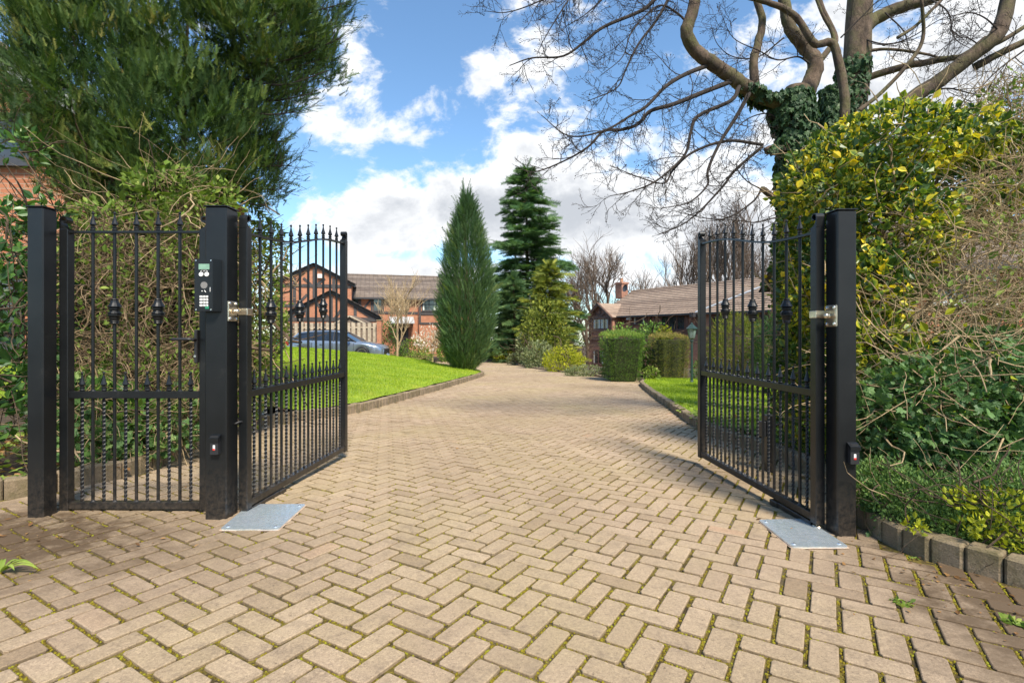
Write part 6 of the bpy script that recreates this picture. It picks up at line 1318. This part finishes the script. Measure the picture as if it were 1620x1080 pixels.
# ---- bare trees: one generator, a few seeds, copies behind the houses
def bare_tree(name, base, H, r0, seed, lab, cat='tree', mat='farbark', forks=4, spread=.55, levels=5, group=None, lowest=.3, thin=1.0, upb=.18):
    global rng; keep = rng; rng = np.random.default_rng(seed); t = empty(name, base, 0, lab, cat, group); tr = MB(); tw = MB()
    def grow(p, d, L, r, lev):
        n = 5 if lev < 3 else 4; C_ = twig_run(p, d, L, n, .22 if lev else .10, upb*.5); mb = tr if lev < 2 else tw; mb.tube(C_, np.linspace(r, r*.62, n), 7 if lev < 2 else 3, cap=False)
        if lev >= levels: return
        k = forks if lev else forks+1
        for i in range(k):
            f = lowest+(1-lowest)*(i+1)/k if lev == 0 else .35+.65*(i+1)/k; idx = f*(n-1); j = min(int(idx), n-2); q = C_[j]+(C_[j+1]-C_[j])*(idx-j); dd = C_[j+1]-C_[j]; dd /= np.linalg.norm(dd)
            s_ = rdir(1)[0]; s_ -= dd*(s_@dd); s_ /= np.linalg.norm(s_)+1e-9; nd = dd*(1-spread*.55)+s_*spread+np.array([0, 0, upb]); grow(q, nd, L*rng.uniform(.55, .78), r*.55*thin, lev+1)
    grow(np.array([0, 0, -.2]), np.array([0, 0, 1.0]), H*.46, r0, 0); tr.build('trunk', M[mat], t, smooth=True); tw.build('twigs', M[mat], t); rng = keep; return t
kinds = [bare_tree('bare_tree', (*at(965, 560, 62)[:2], -3), 14.2, .34, 11, 'spreading bare tree rising behind the chimney of the right house', group='bare trees behind the houses', spread=.62),
         bare_tree('bare_tree', (*at(930, 560, 52)[:2], -2.5), 10.8, .22, 23, 'slender leaning bare tree left of the chimney', group='bare trees behind the houses', spread=.5),
         bare_tree('bare_tree', (*at(1150, 560, 48)[:2], -2), 14.0, .26, 37, 'tall bare tree behind the roof, seen through the right gate', group='bare trees behind the houses', spread=.45, upb=.3)]
for i, (k, px, Y, s_, lab) in enumerate([(2, 1085, 55, .95, 'upright bare tree above the roof, just left of the right gate'), (2, 1118, 60, 1.1, 'upright bare tree above the roof behind the gate end stile'), (2, 1190, 44, .8, 'bare tree over the roof close to the holly'), (1, 1225, 52, 1.1, 'bare tree behind the ivy clad trunk'), (0, 1060, 75, .8, 'faint low bare tree over the ridge between the chimney and gate'),
                               (1, 905, 60, .95, 'thin bare tree right of the tall dark conifer'), (0, 1010, 80, .62, 'small faint bare tree right of the chimney'), (1, 945, 70, .85, 'thin bare tree directly left of the chimney'), (2, 1420, 30, .75, 'bare tree behind the holly and tangle'), (1, 1540, 24, .6, 'bare tree behind the tangle at the right edge'), (0, 1300, 40, .75, 'bare tree between the two great trunks')]):
    o = copy_tree(kinds[k]); o.location = ((px-810)/FPX*Y, Y, -2.6 if Y > 40 else -1); o.rotation_euler = (0, 0, i*1.3+.4); o.scale = (s_, s_, s_); o['label'] = lab
bare_tree('young_tree', (*at(629, 568, 28)[:2], -.55), 4.6, .075, 51, 'small bare pinkish brown tree in front of the house door', mat='dry', forks=5, levels=4, spread=.55, lowest=.25)
def magnolia():
    Y = 27.5; b0 = at(684, 570, Y); t = bare_tree('magnolia_tree', tuple(b0), 2.3, .06, 77, 'small magnolia covered in white flowers left of the columnar cypress', mat='dry', forks=5, levels=3, spread=.8, lowest=.15)
    P, nr = shell([((0, 0, 1.15), (1.05, .7, .75))], 330, .4, 1.05); m_ = MB(); leaves(m_, P, nr*.3+rdir(len(P))*.3+np.array([0, 0, 1]), .12, OVAL, OVALF); tag(m_.build('flowers', L_['blossom'], t), kind='stuff')
magnolia()

# small weeds on the paving
def weed(x, y, n, size, lab, mat='privet', spread=.05, group=None):
    z = float(G(x, y)); t = empty('weed', (x, y, z), 0, lab, 'weed'); P = rng.normal(0, spread*.3, (n, 3)); P[:, 2] = .003; D = rdir(n); D[:, 2] = np.abs(D[:, 2])*.5+.1; m_ = MB(); leaves(m_, P, D, size, OVAL, OVALF); m_.build('leaves', L_[mat], t)
    b = MB(); b.tube([(0, 0, -.01), (.002, 0, .012)], .002, 5); b.build('stem', M['drydark'], t)
x, y = gp_(15, 905); 
def dandelion():
    x, y = gp_(2, 906); t = empty('weed', (x, y, float(G(x, y))), 0, 'long bladed green weed lying on the paving at the left edge', 'weed'); m_ = MB()
    for a, L in ((.15, .12), (-.1, .17), (.5, .09), (-.35, .09), (.9, .06), (2.2, .07)):
        n = 7
        for i in range(n-1):
            f0, f1 = i/(n-1), (i+1)/(n-1); w = lambda f: .009*math.sin(math.pi*min(1, f*.9+.1))**.7; h = lambda f: .035*math.sin(math.pi*f*.8)+.004
            c, s_ = math.cos(a), math.sin(a); p = lambda f, k: (c*L*f-s_*k*w(f), s_*L*f+c*k*w(f), h(f)+abs(k)*.004)
            m_.add([p(f0, -1), p(f0, 0), p(f0, 1), p(f1, -1), p(f1, 0), p(f1, 1)], q=[(0, 3, 4, 1), (1, 4, 5, 2)], r=.8 if a < .3 else .6)
    m_.build('leaves', L_['privet'], t)
dandelion()
for px, py, n, s_, lab in [(1425, 955, 26, .022, 'small bright green seedling in the paving below the right kerb'), (1600, 985, 26, .026, 'leafy green weed in the paving at the right edge'), (1442, 882, 9, .014, 'tiny seedling at the foot of the right kerb stones'), (915, 843, 5, .012, 'tiny plant in a paving joint in mid drive')]:
    weed(*gp_(px, py), n, s_, lab)

def debris():
    m_ = MB(); n = 420; P = np.vstack([np.stack([rng.normal(1.85, .22, n//2), rng.normal(2.0, .5, n//2)], 1), np.stack([rng.normal(-2.6, .5, n//3), rng.normal(2.55, .25, n//3)], 1), np.stack([rng.uniform(-3, 2, 26), rng.uniform(1.2, 7, 26)], 1)])
    P = P[inside(P, DRIVE)]; k = len(P); D = rdir(k); D[:, 2] = np.abs(D[:, 2])*.12; s_ = .013*np.exp(rng.normal(0, .5, k)); Rm = rots(D, rng.normal(0, .35, k)); m_.inst(OVAL, OVALF, np.stack([P[:, 0], P[:, 1], G(P[:, 0], P[:, 1])+.004], 1), Rm, s_)
    tag(m_.build('leaf_litter', L_['russet']), 'scraps of dead leaf scattered on the paving near both kerbs', kind='stuff')
debris()
